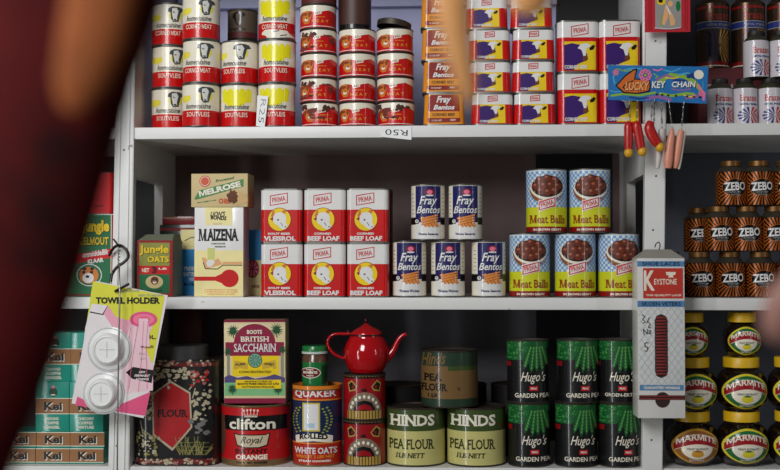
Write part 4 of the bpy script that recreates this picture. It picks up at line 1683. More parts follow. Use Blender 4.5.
def mouth(a):                       # zoom 325,365 x4.476; lower tin x 78-270, y 240-445
    a.fr = (325, 365, 4.476)
    X = 180
    band(a, MDARK, 1, 244, 264)
    for i in range(14):
        a.line(MGOLD, 2, [(86 + i * 14, 252), (94 + i * 14, 252)], 6)
    a.pic()
    for s in (-1, 1):
        a.poly(MGOLD, 2, [(X + s * 72, 284), (X + s * 54, 270), (X + s * 30, 298), (X + s * 40, 316), (X + s * 66, 322)])
        a.poly(BLACK, 3, [(X + s * 68, 290), (X + s * 55, 278), (X + s * 36, 299), (X + s * 43, 310), (X + s * 62, 315)])
        a.ell(MRED, 4, X + s * 50, 300, 5, 8, 12)
    a.ell(MDARK, 3, X, 314, 12, 8, 16)
    a.poly(ink('arch_grey', (130, 112, 92)), 3, [(X - 74, 444), (X - 70, 380), (X - 56, 350), (X - 30, 328), (X, 322), (X + 30, 328), (X + 56, 350), (X + 70, 380), (X + 74, 444)])
    a.poly(BLACK, 4, [(X - 48, 420), (X - 46, 392), (X - 30, 366), (X, 358), (X + 30, 366), (X + 46, 392), (X + 48, 420)])
    a.poly(MRED, 5, [(X - 36, 404), (X - 28, 384), (X, 374), (X + 28, 384), (X + 36, 404), (X, 398)])
    for i in range(9):
        an = pi * (i + .5) / 9
        a.ell(CREAM, 5.5, X - 58 * math.cos(an), 398 - 56 * math.sin(an), 6, 8, 10)
    a.rect(MGOLD, 5, X - 74, 404, X + 74, 440)
    for i in range(12):
        a.line(MDARK, 6, [(X - 70 + i * 13, 404), (X - 70 + i * 13, 440)], 3)
    a.fr = (0, 0, 1)


Yt = .046
K_F = can_kind('mask_tin', 364.6, 464.6, 42.6, 44.6, Yt, mouth, base=MRED, rim=TIN_DARK, rimh=1.6)
G = 'red tins printed with an open mouth'
K_F.use((ax(364.8, Yt), Yt, ZB + .0003), 0, 'red open-mouth tin, lower one of two right of the oats tin', 'tin', G)
K_F.use((ax(364.6, Yt) + .0004, Yt, ZB + .0006 + K_F.h), 2, 'red open-mouth tin carrying the teapot', 'tin', G)

# --- the teapot
ENAM = M('red_enamel', (176, 8, 18), .12, coat=.6, mottle=.03)
ENAMD = M('dark_enamel_edge', (60, 10, 14), .25)
tp = thing('teapot', 'glossy red enamel teapot with pointed lid', 'teapot')
m_ = sc(366, Yt)


def tz(y):                           # zoom 320,315 x7.23, base y 412
    return (412 - y) / 7.23 * m_


def tr(w):
    return w / 7.23 * m_


lathe('body', [(0, tz(410)), (tr(108), tz(411)), (tr(118), tz(404)), (tr(140), tz(370)), (tr(158), tz(320)), (tr(165), tz(270)), (tr(160), tz(235)), (tr(146), tz(195)), (tr(128), tz(165)), (tr(120), tz(150)), (tr(121), tz(138)), (0, tz(138))], ENAM, tp, sharp=75)
lathe('rim', [(tr(119), tz(145)), (tr(125), tz(144)), (tr(125), tz(134)), (tr(119), tz(133))], ENAMD, tp)
lid = lathe('lid', [(0, tz(137)), (tr(115), tz(137)), (tr(116), tz(128)), (tr(106), tz(116)), (tr(80), tz(98)), (tr(48), tz(82)), (tr(22), tz(68)), (tr(13), tz(56)), (0, tz(56))], ENAM, tp, sharp=75)
lathe('knob', [(tr(8), tz(58)), (tr(9), tz(50)), (tr(17), tz(40)), (tr(18), tz(30)), (tr(12), tz(20)), (0, tz(17))], ENAMD, lid, n=32, sharp=75)


def tpp(x, y, d=0.0):
    return ((x - 340) / 7.23 * m_, d, tz(y))


tube('spout', [tpp(470, 322), tpp(505, 288), tpp(536, 250), tpp(556, 206), tpp(580, 165), tpp(606, 144), tpp(628, 138)], [tr(34), tr(30), tr(23), tr(19), tr(16), tr(14), tr(14)], ENAM, tp, n=20)
tube('handle', [tpp(222, 128), tpp(190, 132), tpp(140, 130), tpp(96, 138), tpp(66, 168), tpp(62, 206), tpp(84, 250), tpp(124, 286), tpp(170, 304), tpp(190, 300)], tr(11), ENAM, tp, n=14, ell=1.5)
tube('thumb_rest', [tpp(232, 130), tpp(214, 120), tpp(206, 104)], tr(8), ENAMD, tp, n=10)
tp.location = (ax(366.6, Yt), Yt, ZB + .0009 + 2 * K_F.h)
tp.rotation_euler = (0, 0, R(4))

# --- pea flour tins
HG = ink('pea_green', (60, 76, 34), wear=.5)
HC = ink('pea_cream', (196, 188, 118), wear=.45)


def hinds(a):                       # zoom 380,300 x2.764; left tin x 18-182, y 295-460
    a.fr = (380, 300, 2.764)
    band(a, HG, 1, 300, 362)
    a.text(CREAM, 3, 'HINDS', 90, 333, 120, 30, .03, slab=True)
    a.text(ink('pea_ink', (52, 56, 28)), 3, 'PEA FLOUR', 88, 397, 122, 27, .02, slab=True)
    a.text(ink('pea_ink', (52, 56, 28)), 3, '1LB NETT', 84, 427, 78, 13, .03, .15, slab=True)
    a.fr = (0, 0, 1)


Yh = .0575
K_H = can_kind('pea_flour_tin', 416, 465.4, 59, 56.6, Yh, hinds, base=HC, rim=TIN_DARK, body=TIN_DARK, rimh=1.6)
G = 'round green and cream pea flour tins'
K_H.use((ax(416, Yh), Yh, ZB + .0003), 2, 'green and cream pea flour tin, left of the lower pair', 'tin', G)
K_H.use((ax(476.2, Yh), Yh, ZB + .0003), 0, 'green and cream pea flour tin, right of the lower pair', 'tin', G)
OG = ink('old_green', (38, 58, 42), wear=.6)
OT = ink('old_tan', (116, 88, 50), wear=.7)


def old(a):                         # zoom 380,300; x 112-272, y 140-298
    a.fr = (380, 300, 2.764)
    band(a, OT, 1, 188, 276)
    a.rect(HG, 1.4, 192, 188, 268, 200)
    a.text(OT, 3, 'Hinds', 152, 168, 70, 34, .02, .4, 4)
    a.text(BLACK, 3, 'PEA', 151, 218, 52, 20, .03, slab=True)
    a.text(BLACK, 3, 'FLOUR', 154, 245, 74, 20, .03, slab=True)
    a.text(BLACK, 3, '1 LB', 150, 266, 26, 10, .04)
    a.fr = (0, 0, 1)


K = can_kind('pea_flour_tin', 449.6, 408.6, 57.4, 55.5, Yh, old, base=OG, rim=TIN_DARK, body=TIN_DARK)
K.use((ax(449.4, Yh), Yh, ZB + .0006 + K_H.h), -2, 'aged tan and dark green pea flour tin on top of the lower pair', 'tin')
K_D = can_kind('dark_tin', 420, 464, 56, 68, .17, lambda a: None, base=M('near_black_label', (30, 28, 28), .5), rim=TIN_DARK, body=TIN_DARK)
G = 'dark tins behind the pea flour'
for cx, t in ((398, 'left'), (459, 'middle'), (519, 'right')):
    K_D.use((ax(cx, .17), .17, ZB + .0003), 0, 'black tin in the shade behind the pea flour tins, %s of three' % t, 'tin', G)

# --- pea tins
PGR = ink('salad_green', (20, 92, 40), wear=.2)
PGL = ink('salad_light', (64, 138, 66), wear=.2)
POD = ink('pod_green', (22, 84, 40), wear=.2)
PEA = ink('pea_light', (84, 150, 74), wear=.2)
TAGR = ink('tag_red', (190, 26, 40), wear=.2)
PBLK = ink('pea_black', (18, 18, 19), wear=.4, dirt=(70, 66, 60))


def peas(word):
    def art(a):                     # zoom 490,310 x2.9375; tin x 47-173, y 80-265 (base)
        a.fr = (490, 310, 2.9375)
        rnd = random.Random(9)
        X = 110
        a.poly(PGR, 1, [(40, 84), (176, 84), (176, 104), (120, 118), (92, 142), (40, 142)])
        for i in range(70):
            x, y = rnd.uniform(50, 112), rnd.uniform(88, 138)
            a.ell(PGL if i % 3 else POD, 2 + .01 * i, x, y, rnd.uniform(1.6, 4), rnd.uniform(1.2, 3), 8, wob=.3, rnd=rnd)
        a.rect(DRED, 1.5, 44, 146, 62, 160)
        a.pic()
        for x0, y0, x1, y1 in ((122, 92, 98, 168), (128, 90, 118, 178), (134, 90, 134, 174), (140, 90, 152, 176), (146, 92, 166, 160)):
            d = math.hypot(x1 - x0, y1 - y0)
            nx, ny = -(y1 - y0) / d, (x1 - x0) / d
            L, Rr = [], []
            for i in range(9):
                t = i / 8
                w = 9.6 * math.sin(pi * min(1, t * .9 + .08)) ** .7
                L.append((x0 + (x1 - x0) * t + nx * w, y0 + (y1 - y0) * t + ny * w))
                Rr.append((x0 + (x1 - x0) * t - nx * w, y0 + (y1 - y0) * t - ny * w))
            a.poly(PBLK, 3 + x1 * .01, [(p[0] * 1.0 + (p[0] - (x0 + x1) / 2) * .12, p[1] + 1) for p in L + Rr[::-1]])
            a.poly(POD, 3.4 + x1 * .01, L + Rr[::-1])
            for i in range(7):
                t = .2 + .65 * i / 6
                a.ell(PEA, 3.8 + x1 * .01, x0 + (x1 - x0) * t, y0 + (y1 - y0) * t, 2.8, 4.4, 10)
        a.text(CREAM, 6, "Hugo's", 124, 193, 70, 36, .006, .4)
        a.part = 'label'
        a.rect(TAGR, 3, 113, 216, 138, 230)
        a.text(CREAM, 4, 'PEAS', 125.5, 223, 17, 6, .04)
        a.text(CREAM, 4, word, 124, 243, 104 if len(word) < 13 else 98, 13, .02)
        a.fr = (0, 0, 1)
    return art


Yp = SB + .0385


def hug(word):
    return can_kind('pea_tin', 527.5, 400.6, 42.4, 62, Yp, peas(word), base=PBLK, rim=TIN_DARK, rimh=1.4)


K_G, K_E = hug('GARDEN PEAS'), hug('GROEN-ERTJIES')
G = 'black pea tins with green pods'
for j, (cx, rz) in enumerate(((528.8, 0), (575.6, 3), (618.6, 5))):
    K_G.use((ax(cx, Yp), Yp, ZB + .0003), rz - 3, 'black pea tin with green pods, %s of the bottom three' % NM[j], 'tin', G)
for j, (cx, rz, k) in enumerate(((527.6, 1, K_G), (577.6, 3, K_G), (618.6, -10, K_E))):
    k.use((ax(cx, Yp), Yp, ZB + .0006 + K_G.h), rz - 3, 'black pea tin with green pods, %s of the top three' % NM[j], 'tin', G)

# --- yeast spread jars, right bay
MGLASS = M('dark_brown_glass', (22, 12, 8), .08, coat=.5, mottle=.05)
MLID = M('yellow_plastic_lid', (222, 176, 20), .4, mottle=.04)
MYEL = ink('spread_yellow', (222, 206, 50), wear=.1)
MGRN = ink('spread_green', (30, 104, 52), wear=.1)
MRD = ink('spread_red', (156, 22, 30), wear=.1)


def spread(cx, yb, w, h, lidw, lidh, alt=False):
    Y = .05
    m = sc(cx, Y)
    root = thing('yeast_spread_jar')
    r, hb = w / 2 * m, (h - lidh) * m

    def f(z):
        t = max(0.0, min(1.0, z / hb))
        q = abs(2 * t - .92) / (.92 if t < .46 else 1.08)
        return r * max(.60 if t > .5 else .66, (1 - min(1, q) ** 3.0) ** (1 / 2.6))
    n = 22
    prof = [(0, .0004)] + [(f(hb * i / n), .0002 + hb * i / n) for i in range(n + 1)] + [(0, hb)]
    lathe('glass', prof, MGLASS, root, sharp=70)
    rl = lidw / 2 * m
    lathe('lid', [(rl * .9, hb - .0008), (rl, hb - .0004), (rl, h * m - .0012), (rl - .001, h * m), (0, h * m)], MLID, root, sharp=50)
    a = Art(Rev(r, f), cx, yb, m)
    ry = (h - lidh) * .40
    rx = w * .44
    yc = yb - (h - lidh) * .47
    C1, C2 = (ink('amber_yellow', (206, 150, 50), wear=.1), ink('amber_brown', (150, 92, 40), wear=.1)) if alt else (MYEL, MGRN)
    a.ell(C1, 1, cx, yc, rx, ry, 40)
    a.ell(C2, 2, cx, yc, rx * .91, ry * .88, 40)
    a.ell(CREAM, 2.6, cx, yc + ry * .1, rx * .66, ry * .60, 32)
    top, bot = [], []
    for i in range(13):
        t = -1 + 2 * i / 12
        top.append((cx + t * rx * .92, yc - ry * .66 + t * t * ry * .50))
        bot.append((cx + t * rx * .92, yc - ry * .16 + t * t * ry * .38))
    a.poly(CREAM, 3, [(x, y - .5) for x, y in top] + [(x, y + .5) for x, y in bot[::-1]])
    a.poly(MRD, 3.6, top + bot[::-1])
    a.text(CREAM, 5, 'MARMITE', cx, yc - ry * .24, rx * 1.66, ry * .32, .022, 0, 0, ry * .30)
    a.text(BLACK, 4.4, 'YEAST EXTRACT', cx, yc + ry * .12, rx * .9, ry * .11, .03)
    a.pic()
    a.ell(C1, 4, cx, yc + ry * .42, rx * .26, ry * .17, 18); a.rect(C1, 4, cx - rx * .22, yc + ry * .22, cx + rx * .22, yc + ry * .4)
    a.ell(C2, 4.4, cx, yc + ry * .24, rx * .16, ry * .05, 12)
    a.text(WHITE, 4, 'EXTRAIT', cx, yc + ry * .76, rx * .7, ry * .1, .03)
    a.build(root)
    return Kind(root, h * m)


K_M1 = spread(741, 467.6, 52, 53, 35, 9.5)
K_MA = spread(691, 467.6, 52, 53, 35, 9.5, True)
K_M2 = spread(740, 414.6, 50, 53.2, 35, 9.5)
K_M3 = spread(742, 361, 37, 44, 27.5, 9)
Yj = .0495
G = 'dark jars of yeast spread with yellow lids'
z0 = ZB + .0003
for j, cx in enumerate((691, 740.6, 792)):
    k = K_MA if j == 0 else K_M1
    k.use((ax(cx, Yj), Yj, z0), 1, ('large yeast spread jar with amber label, bottom row', 'large yeast spread jar with green label, bottom row', 'large yeast spread jar cut by the right edge, bottom row')[j], 'jar', G)
    K_M2.use((ax(cx, Yj), Yj, z0 + K_M1.h + .0003), (3, 0, -2)[j], ('yeast spread jar in the middle row, half behind the shoelace box', 'yeast spread jar wholly in view in the middle row', 'yeast spread jar cut by the right edge, middle row')[j], 'jar', G)
    if j < 2:
        K_M3.use((ax((689, 741.6)[j], Yj), Yj, z0 + K_M1.h + K_M2.h + .0006), (2, 1)[j], ('small yeast spread jar half behind the shoelace box, top row', 'small yeast spread jar standing alone in the top row')[j], 'jar', G)

# ================================================================== THINGS HANGING IN FRONT
# --- shoelace box
def laces_art(a):                   # zoom 625,240 x2.61; front x 32-152, y 55-465
    a.fr = (625, 240, 2.61)
    LB = ink('lace_blue', (86, 132, 176), wear=.15)
    LG = ink('lace_grey_blue', (150, 176, 196), wear=.15)
    LR = ink('lace_red', (190, 58, 46), wear=.15)
    band(a, LB, 1, 62, 76); band(a, LB, 1, 164, 180)
    # crosshatch between the bands and the ribbon
    x0, x1, y0, y1 = 33, 151, 182, 400
    for i in range(-8, 14):
        for s in (1, -1):
            xa = x0 + i * 17
            pts = []
            for t in range(0, 221, 10):
                x = xa + t * .72 * s + (118 if s < 0 else 0)
                if x0 <= x <= x1 and y0 + t <= y1:
                    pts.append((x, y0 + t))
            if len(pts) > 1:
                a.line(LG, .6 + .1 * (s > 0), [pts[0], pts[-1]], 1.1)
    a.rect(LR, 2, 46, 80, 148, 158)
    a.text(BLACK, 3, 'SHOE LACES', 92, 69, 96, 10, .012)
    a.text(BLACK, 3, 'SKOEN VETERS', 92, 172, 100, 10, .012)
    a.text(CREAM, 3, 'K', 62, 112, 28, 52, .03)
    a.text(CREAM, 3, 'EYSTONE', 103, 115, 58, 15, .015)
    a.text(CREAM, 3, 'THE QUALITY LACE', 98, 150, 90, 6, .03)
    a.pic()
    a.poly(CREAM, 3, [(104, 90), (130, 90), (128, 98), (122, 98), (124, 104), (110, 104), (112, 98), (106, 98)])
    a.rect(LB, 2, 36, 380, 148, 394); a.text(CREAM, 3, 'GUARANTEED WEARING', 92, 387, 92, 7, .03)
    # handwritten marks
    for p in ([(42, 200), (50, 204), (44, 212), (52, 218), (44, 222)], [(54, 222), (62, 206)], [(58, 218), (64, 224), (58, 232), (66, 234)],
              [(48, 252), (46, 236), (56, 250), (56, 236)], [(60, 242), (65, 240), (65, 248), (60, 249), (60, 242)], [(60, 272), (50, 272), (50, 282), (58, 284), (54, 294), (48, 292)]):
        a.line(BLACK, 3, p, 2)
    # the window with the rolled laces
    a.part = 'slot'
    DK_ = M('slot_shadow_card', (44, 22, 20), .8)
    a.poly(DK_, 3, [(75, 214), (79, 203), (91, 198), (103, 203), (108, 214), (108, 346), (103, 357), (91, 362), (79, 357), (75, 346)])
    a.rect(DK_, 3, 34, 406, 151, 418)
    a.ell(DK_, 3, 94, 418, 19, 20, 22)
    a.fr = (0, 0, 1)


Ys = -.030
K = carton('shoelace_box', 660.2, 418.2, 46, 157.4, Ys, .052, ink('lace_white', (214, 212, 206), wear=.2), laces_art)
m_ = sc(660, Ys)
LACE = M('red_brown_lace', (128, 40, 34), .7, mottle=.35)
cx_, hw = 0, 5.2 * m_
for i in range(19):
    z = (418.2 - (240 + (208 + i * 8) / 2.61)) * m_
    x = (625 + 91.5 / 2.61 - 660.2) * m_
    tube('lace', [(x - hw, -.0262, z), (x, -.0278, z + .0004), (x + hw, -.0262, z)], .0017, LACE, K.root, n=8, sub=3)
for y in (408, 415):
    z = (418.2 - (240 + y / 2.61)) * m_
    tube('lace', [(-.037, -.0262, z), (0, -.0272, z - .0004), (.037, -.0262, z)], .0012, LACE, K.root, n=8, sub=3)
# folded gable top with its hook
hh = K.h
gx, gd, gz = 23 * m_, .026, 8.8 * m_
GREYC = M('grey_card', (150, 146, 136), .7, wear=.2)
g_ = hexa('gable', [(-gx, -gd, hh), (gx, -gd, hh), (gx, gd, hh), (-gx, gd, hh), (-.55 * gx, -.001, hh + gz), (.55 * gx, -.001, hh + gz), (.55 * gx, .001, hh + gz), (-.55 * gx, .001, hh + gz)], GREYC, K.root)
tube('hook', [(.002, 0, hh + gz - .002), (.004, 0, hh + gz + .008), (.001, 0, hh + gz + .012), (-.003, 0, hh + gz + .009), (-.0035, .006, hh + gz + .004)], .0009, STEEL, K.root, n=8)
Ksh = K
K.use((ax(660.4, Ys - .026), Ys - .0008, at(660, 418.2, Ys - .026).z), 1.5, 'tall white and blue shoelace box hung on the right post', 'box')

# --- card of two suction towel holders
TH_ = R(11)
ccx, ccy = 119.6, 349.4
Yw = -.055
m_ = sc(ccx, Yw)
card = thing('towel_holder_card', 'yellow and pink card with two white suction holders hung on the left post', 'card')
W_, H_ = 74.5 / 2 * m_, 124.5 / 2 * m_
box('card', -W_, 0, -H_, W_, .0012, H_, M('card_white', (222, 214, 214), .5), card)
a = Art(Flat(0), ccx, ccy, m_, (70, 270, 3.133), TH_, ccy)
a.part = 'print'
LIMEY = ink('card_lime', (214, 212, 60), wear=0)
PPALE = ink('card_pale_pink', (232, 196, 204), wear=0)
HPINK = ink('card_hot_pink', (222, 84, 128), wear=0)
a.poly(LIMEY, 1, [(69, 36), (298, 80), (262, 290), (246, 300), (60, 190), (48, 180)])
a.poly(ink('card_pale', (226, 218, 218), wear=0), 1.5, [(66, 106), (116, 112), (104, 138), (150, 150), (180, 300), (190, 360), (254, 352), (246, 420), (22, 400), (46, 180)])
a.poly(HPINK, 1.8, [(22, 396), (70, 420), (150, 424), (254, 380), (238, 455), (15, 424)])
a.poly(PPALE, 2.2, [(178, 168), (262, 168), (236, 240), (262, 300), (262, 376), (172, 386), (160, 240)])
a.poly(BLACK, 2.6, [(60, 130), (100, 138), (116, 112), (119, 113), (103, 142), (60, 134)])
a.poly(ink('hand_pink', (226, 160, 178), wear=0), 3, [(104, 138), (118, 112), (142, 146), (180, 158), (222, 152), (236, 162), (190, 172), (180, 200), (164, 200), (150, 180), (136, 184)])
a.text(BLACK, 4, 'TOWEL HOLDER', 181, 96, 204, 21, .05)
a.text(GREY, 4, 'DECORATIVE', 178, 66, 76, 7, .03); a.text(GREY, 4, 'EASY TO MOUNT', 254, 80, 78, 7, .03)
a.text(BLACK, 4, 'PUSH...', 248, 210, 46, 13, .05); a.text(BLACK, 4, 'IN', 243, 225, 10, 8, .03); a.text(BLACK, 4, 'HOLDS!', 243, 240, 40, 9, .03)
a.text(GREY, 4, 'PULL...', 230, 262, 24, 6, .02); a.text(GREY, 4, 'OUT', 230, 278, 18, 6, .02)
a.poly(BLACK, 3.4, [(176, 320), (198, 303), (264, 313), (258, 353), (196, 340)])
for i, t in enumerate(('NEW', 'PERMANENT', 'ADHESIVE')):
    a.text(WHITE, 4.4, t, 228, 319 + i * 11, (22, 50, 44)[i], 7, .03, .25)
a.pic()
a.ell(HPINK, 3, 231, 155, 44, 25, 30); a.ell(PINK, 3.4, 231, 155, 34, 17, 26); a.ell(HPINK, 3.8, 232, 155, 19, 9, 20)
a.poly(PPALE, 4.2, [(216, 152), (246, 152), (252, 240), (214, 236)])
for p in ([(216, 160), (196, 280), (186, 370)], [(232, 160), (226, 270), (216, 380)], [(246, 160), (240, 230), (244, 372)], [(190, 180), (176, 300)]):
    a.line(HPINK, 4.6, p, 1.6)
a.build(card, 'print')
WPL = M('white_plastic', (232, 232, 228), .25, mottle=.02)
CLEAR = M('cloudy_clear_plastic', (206, 206, 206), .2, mottle=.05)
for (x, y, s) in ((124, 248, 1.0), (106, 385, .93)):
    u, v = a.P(x, y)
    ho = lathe('suction_holder', [(20.5 * m_, 0), (20.5 * m_, .003), (19 * m_, .0042), (16.5 * m_, .006), (15 * m_, .012), (13.4 * m_, .016), (12.4 * m_, .017), (11.6 * m_, .0152), (0, .0148)], WPL, card, n=64)
    ho.rotation_euler = (pi / 2, 0, 0); ho.scale = (s, s, 1); ho.location = (u, -.0006, v)
    lathe('blister_edge', [(22.6 * m_, 0), (22.6 * m_, .0012), (20.9 * m_, .0024), (20.9 * m_, 0)], CLEAR, ho, n=64)
    for an in (0, pi / 2):
        c_, s_ = math.cos(an + .2) * 8 * m_, math.sin(an + .2) * 8 * m_
        tube('rib', [(-c_, -s_, .0149), (c_, s_, .0149)], .0006, M('rib_grey', (170, 170, 168), .4), ho, n=6, sub=1)
pc = at(ccx, ccy, Yw)
card.location = pc
card.rotation_euler = (0, TH_, 0)

# --- its hook and wire
def tp_(x, y, Y, fr=(70, 230, 6)):
    return at(fr[0] + x / fr[2], fr[1] + y / fr[2], Y)


hk = thing('wire_hook', 'dark bent steel S hook hanging on the left post above the towel card', 'hook')
tube('hook_bar', [tp_(236, 152, -.012), tp_(262, 108, -.02), tp_(300, 92, -.03), tp_(338, 120, -.034), tp_(350, 160, -.034), tp_(326, 192, -.036), tp_(284, 222, -.04), tp_(254, 262, -.046), tp_(244, 310, -.05)], .0026, STEEL, hk, n=10)
tube('cross_pin', [tp_(262, 56, -.012), tp_(284, 84, -.026), tp_(300, 104, -.034)], .0016, STEEL, hk, n=8)
hk2 = thing('wire_hook', 'short dark steel hook end poking through the top of the towel card', 'hook')
tube('hook_bar', [tp_(272, 368, -.0585), tp_(312, 346, -.066), tp_(354, 322, -.066)], .0024, STEEL, hk2, n=10)
ch = thing('hanging_wire', 'thin grey wire hanging from the S hook down past the towel card', 'wire')
for i in range(6):
    y = 104 + i * 19
    tube('chain_link', [tp_(296 + (i % 2) * 6, y, -.0375), tp_(290 - 4 * (i % 2), y + 10, -.040), tp_(297, y + 22, -.0375)], .0009, WIRE, ch, n=6, sub=4)
tube('wire', [tp_(297, 212, -.05), tp_(296, 260, -.064), tp_(298, 420, -.078), at(118.6, 350, -.078), at(117.6, 420, -.07), at(117, 520, -.06)], .0014, WIRE, ch, n=8)

# --- novelty key chains on a header card
Yk_ = -.040
kc = thing('header_card', 'bright blue printed header card for key chains on the right post', 'card')
cw = [(608, 65), (708.4, 66.7), (706.6, 103.6), (608.3, 99.7)]
ctr = at(657.8, 84, Yk_)
m_ = sc(658, Yk_)
P4 = [at(x, y, Yk_) - ctr for x, y in cw]
hexa('card', [(P4[3].x, 0, P4[3].z), (P4[2].x, 0, P4[2].z), (P4[2].x, .0012, P4[2].z), (P4[3].x, .0012, P4[3].z),
              (P4[0].x, 0, P4[0].z), (P4[1].x, 0, P4[1].z), (P4[1].x, .0012, P4[1].z), (P4[0].x, .0012, P4[0].z)], M('card_blue', (36, 112, 176), .35), kc)
a = Art(Flat(0), 657.8, 84, m_, (600, 50, 6))
a.part = 'print'
CB2, CG2, CV2, CO2 = ink('card_deep_blue', (30, 60, 130), wear=0), ink('card_green', (140, 176, 60), wear=0), ink('card_violet', (150, 100, 160), wear=0), ink('card_orange', (206, 104, 44), wear=0)
CT2 = ink('card_sky', (80, 166, 206), wear=0)
rnd = random.Random(6)


def blob(mat, L, pts, t):
    a.line(mat, L, pts, t)
    for p in pts:
        a.ell(mat, L, p[0], p[1], t / 2, t / 2, 12)


blob(CT2, 1, [(90, 200), (80, 160), (96, 130)], 9); blob(CT2, 1, [(150, 116), (200, 108), (250, 112)], 8)
blob(CG2, 1.2, [(360, 190), (420, 150), (500, 160), (560, 190), (600, 240)], 24)
blob(CV2, 1.3, [(340, 180), (400, 150), (440, 170)], 12)
blob(CT2, 1.2, [(380, 120), (430, 132), (480, 112)], 8); blob(CT2, 1.4, [(470, 150), (520, 140), (560, 150)], 10)
blob(CG2, 1.1, [(70, 272), (140, 262), (240, 272), (330, 256)], 14); blob(CV2, 1.5, [(280, 290), (350, 280), (420, 300)], 20)
blob(CB2, 1.05, [(440, 180), (500, 186), (560, 170)], 14); blob(PINK, 1.35, [(320, 116), (350, 124), (372, 112)], 8)
blob(CG2, 1.15, [(100, 110), (160, 126), (190, 118)], 6); blob(CT2, 1.25, [(60, 240), (90, 250), (130, 246)], 6)
blob(CV2, 1.45, [(430, 236), (480, 244), (540, 236)], 8); blob(YEL, 1.55, [(392, 166), (440, 172), (470, 164)], 7)
blob(CB2, 1.65, [(180, 282), (240, 292), (290, 286)], 9); blob(YEL, 1.75, [(500, 272), (540, 284), (566, 276)], 7)
blob(CG2, 1.6, [(360, 262), (430, 276), (520, 262), (560, 268)], 16); blob(CV2, 1.7, [(520, 288), (580, 280), (620, 270)], 22)
blob(PINK, 1.8, [(588, 214), (600, 240), (622, 262), (618, 300)], 14)
blob(CB2, 1.9, [(530, 160), (556, 152)], 26); blob(CT2, 2.0, [(612, 190), (616, 220), (608, 250)], 4)
a.poly(BLACK, 2.6, [(94, 212), (150, 150), (205, 112), (226, 108), (212, 170), (300, 176), (306, 214), (298, 252), (220, 264), (140, 258)])
a.poly(CO2, 3, [(104, 212), (156, 156), (206, 120), (216, 120), (204, 176), (294, 184), (298, 214), (290, 244), (220, 256), (146, 250)])
blob(BLACK, 3.2, [(160, 244), (140, 222), (160, 198), (200, 184)], 7)
for dx, L, m2 in ((4, 3.6, BLACK), (0, 4.2, ink('card_peach', (236, 170, 110), wear=0))):
    a.text(m2, L, 'LUCKY', 224 + dx, 216 + dx, 146, 50, .025, .2, 0)
for dx, L, m2 in ((4, 3.8, BLACK), (0, 4.4, WHITE)):
    a.text(m2, L, 'KEY', 352 + dx, 208 + dx, 84, 42, .03, .1)
    a.text(m2, L, 'CHAIN', 500 + dx, 208 + dx, 142, 36, .03, .1)
a.pic()
for i in range(8):
    an = 2 * pi * i / 8
    a.ell(PINK, 4 + .01 * i, 272 + 24 * math.cos(an), 150 - 24 * math.sin(an), 15, 15, 14)
    a.ell(CV2, 4.2 + .01 * i, 272 + 26 * math.cos(an), 150 - 26 * math.sin(an), 7, 7, 10)
a.ell(CB2, 4.5, 272, 150, 15, 15, 16); a.ell(CG2, 4.8, 272, 150, 9, 9, 14)
a.rays(PINK, 3, 96, 132, 1, 20, 5, .7); a.rays(PINK, 3, 606, 262, 1, 20, 5, .7)
a.ell(CREAM, 4, 590, 150, 29, 28, 24)
a.line(CG2, 4, [(320, 140), (350, 160), (330, 170)], 6)
for x in (340, 372, 408, 454, 520, 560, 596):
    a.ell(BLACK, 5, x, 268 + (x - 340) * .07, 8, 6, 10)
a.build(kc, 'print')
kc.location = ctr

CHR = M('chain_chrome', (150, 148, 140), .25, .95)
TOYR = M('toy_red_plastic', (176, 26, 22), .3)
TOYY = M('toy_yellow_plastic', (214, 160, 30), .35)
TOYP = M('toy_peach_plastic', (214, 140, 112), .4)
TOYW = M('toy_pale_plastic', (206, 196, 190), .4)
G = 'novelty key chains hung from the blue card'


def q8(x, y, Y=-.05):
    return at(600 + x / 6.5, 100 + y / 6.5, Y)


def charm(top, path, rads, mat, tip, label, Yd, ell=.8, edge=None):
    """key chain: links down from the card, then a charm"""
    r = thing('key_chain', label, 'key chain', G)
    o = q8(*top, Yd)
    e = q8(*path[0], Yd)
    n = 5
    for i in range(n):
        p, q = o.lerp(e, i / n), o.lerp(e, (i + 1.15) / n)
        s = Vector((.0011 if i % 2 else 0, .0011 if i % 2 == 0 else 0, 0))
        mid = (p + q) / 2
        tube('chain_link', [p, mid + s, q, mid - s, p], .0006, CHR, r, n=6, sub=3, caps=False)
    c = tube('charm', [q8(x, y, Yd) for x, y in path], [t * sc(650, Yd) / 6.5 for t in rads], mat, r, n=18, ell=ell)
    if tip:
        x, y, rr = tip
        k = rr * sc(650, Yd) / 6.5
        t = lathe('tip', [(0, -k * .95), (k * .6, -k * .8), (k * .92, -k * .3), (k, .1 * k), (k * .9, k * .6), (k * .6, k), (0, k * 1.1)], TOYY, c, n=24, loc=q8(x, y, Yd), sharp=80)
    if edge:
        tube('edge', [q8(x + edge[0], y + edge[1], Yd + .002) for x, y in path], [t * .55 * sc(650, Yd) / 6.5 for t in rads], TOYW, c, n=12, ell=ell)
    return r


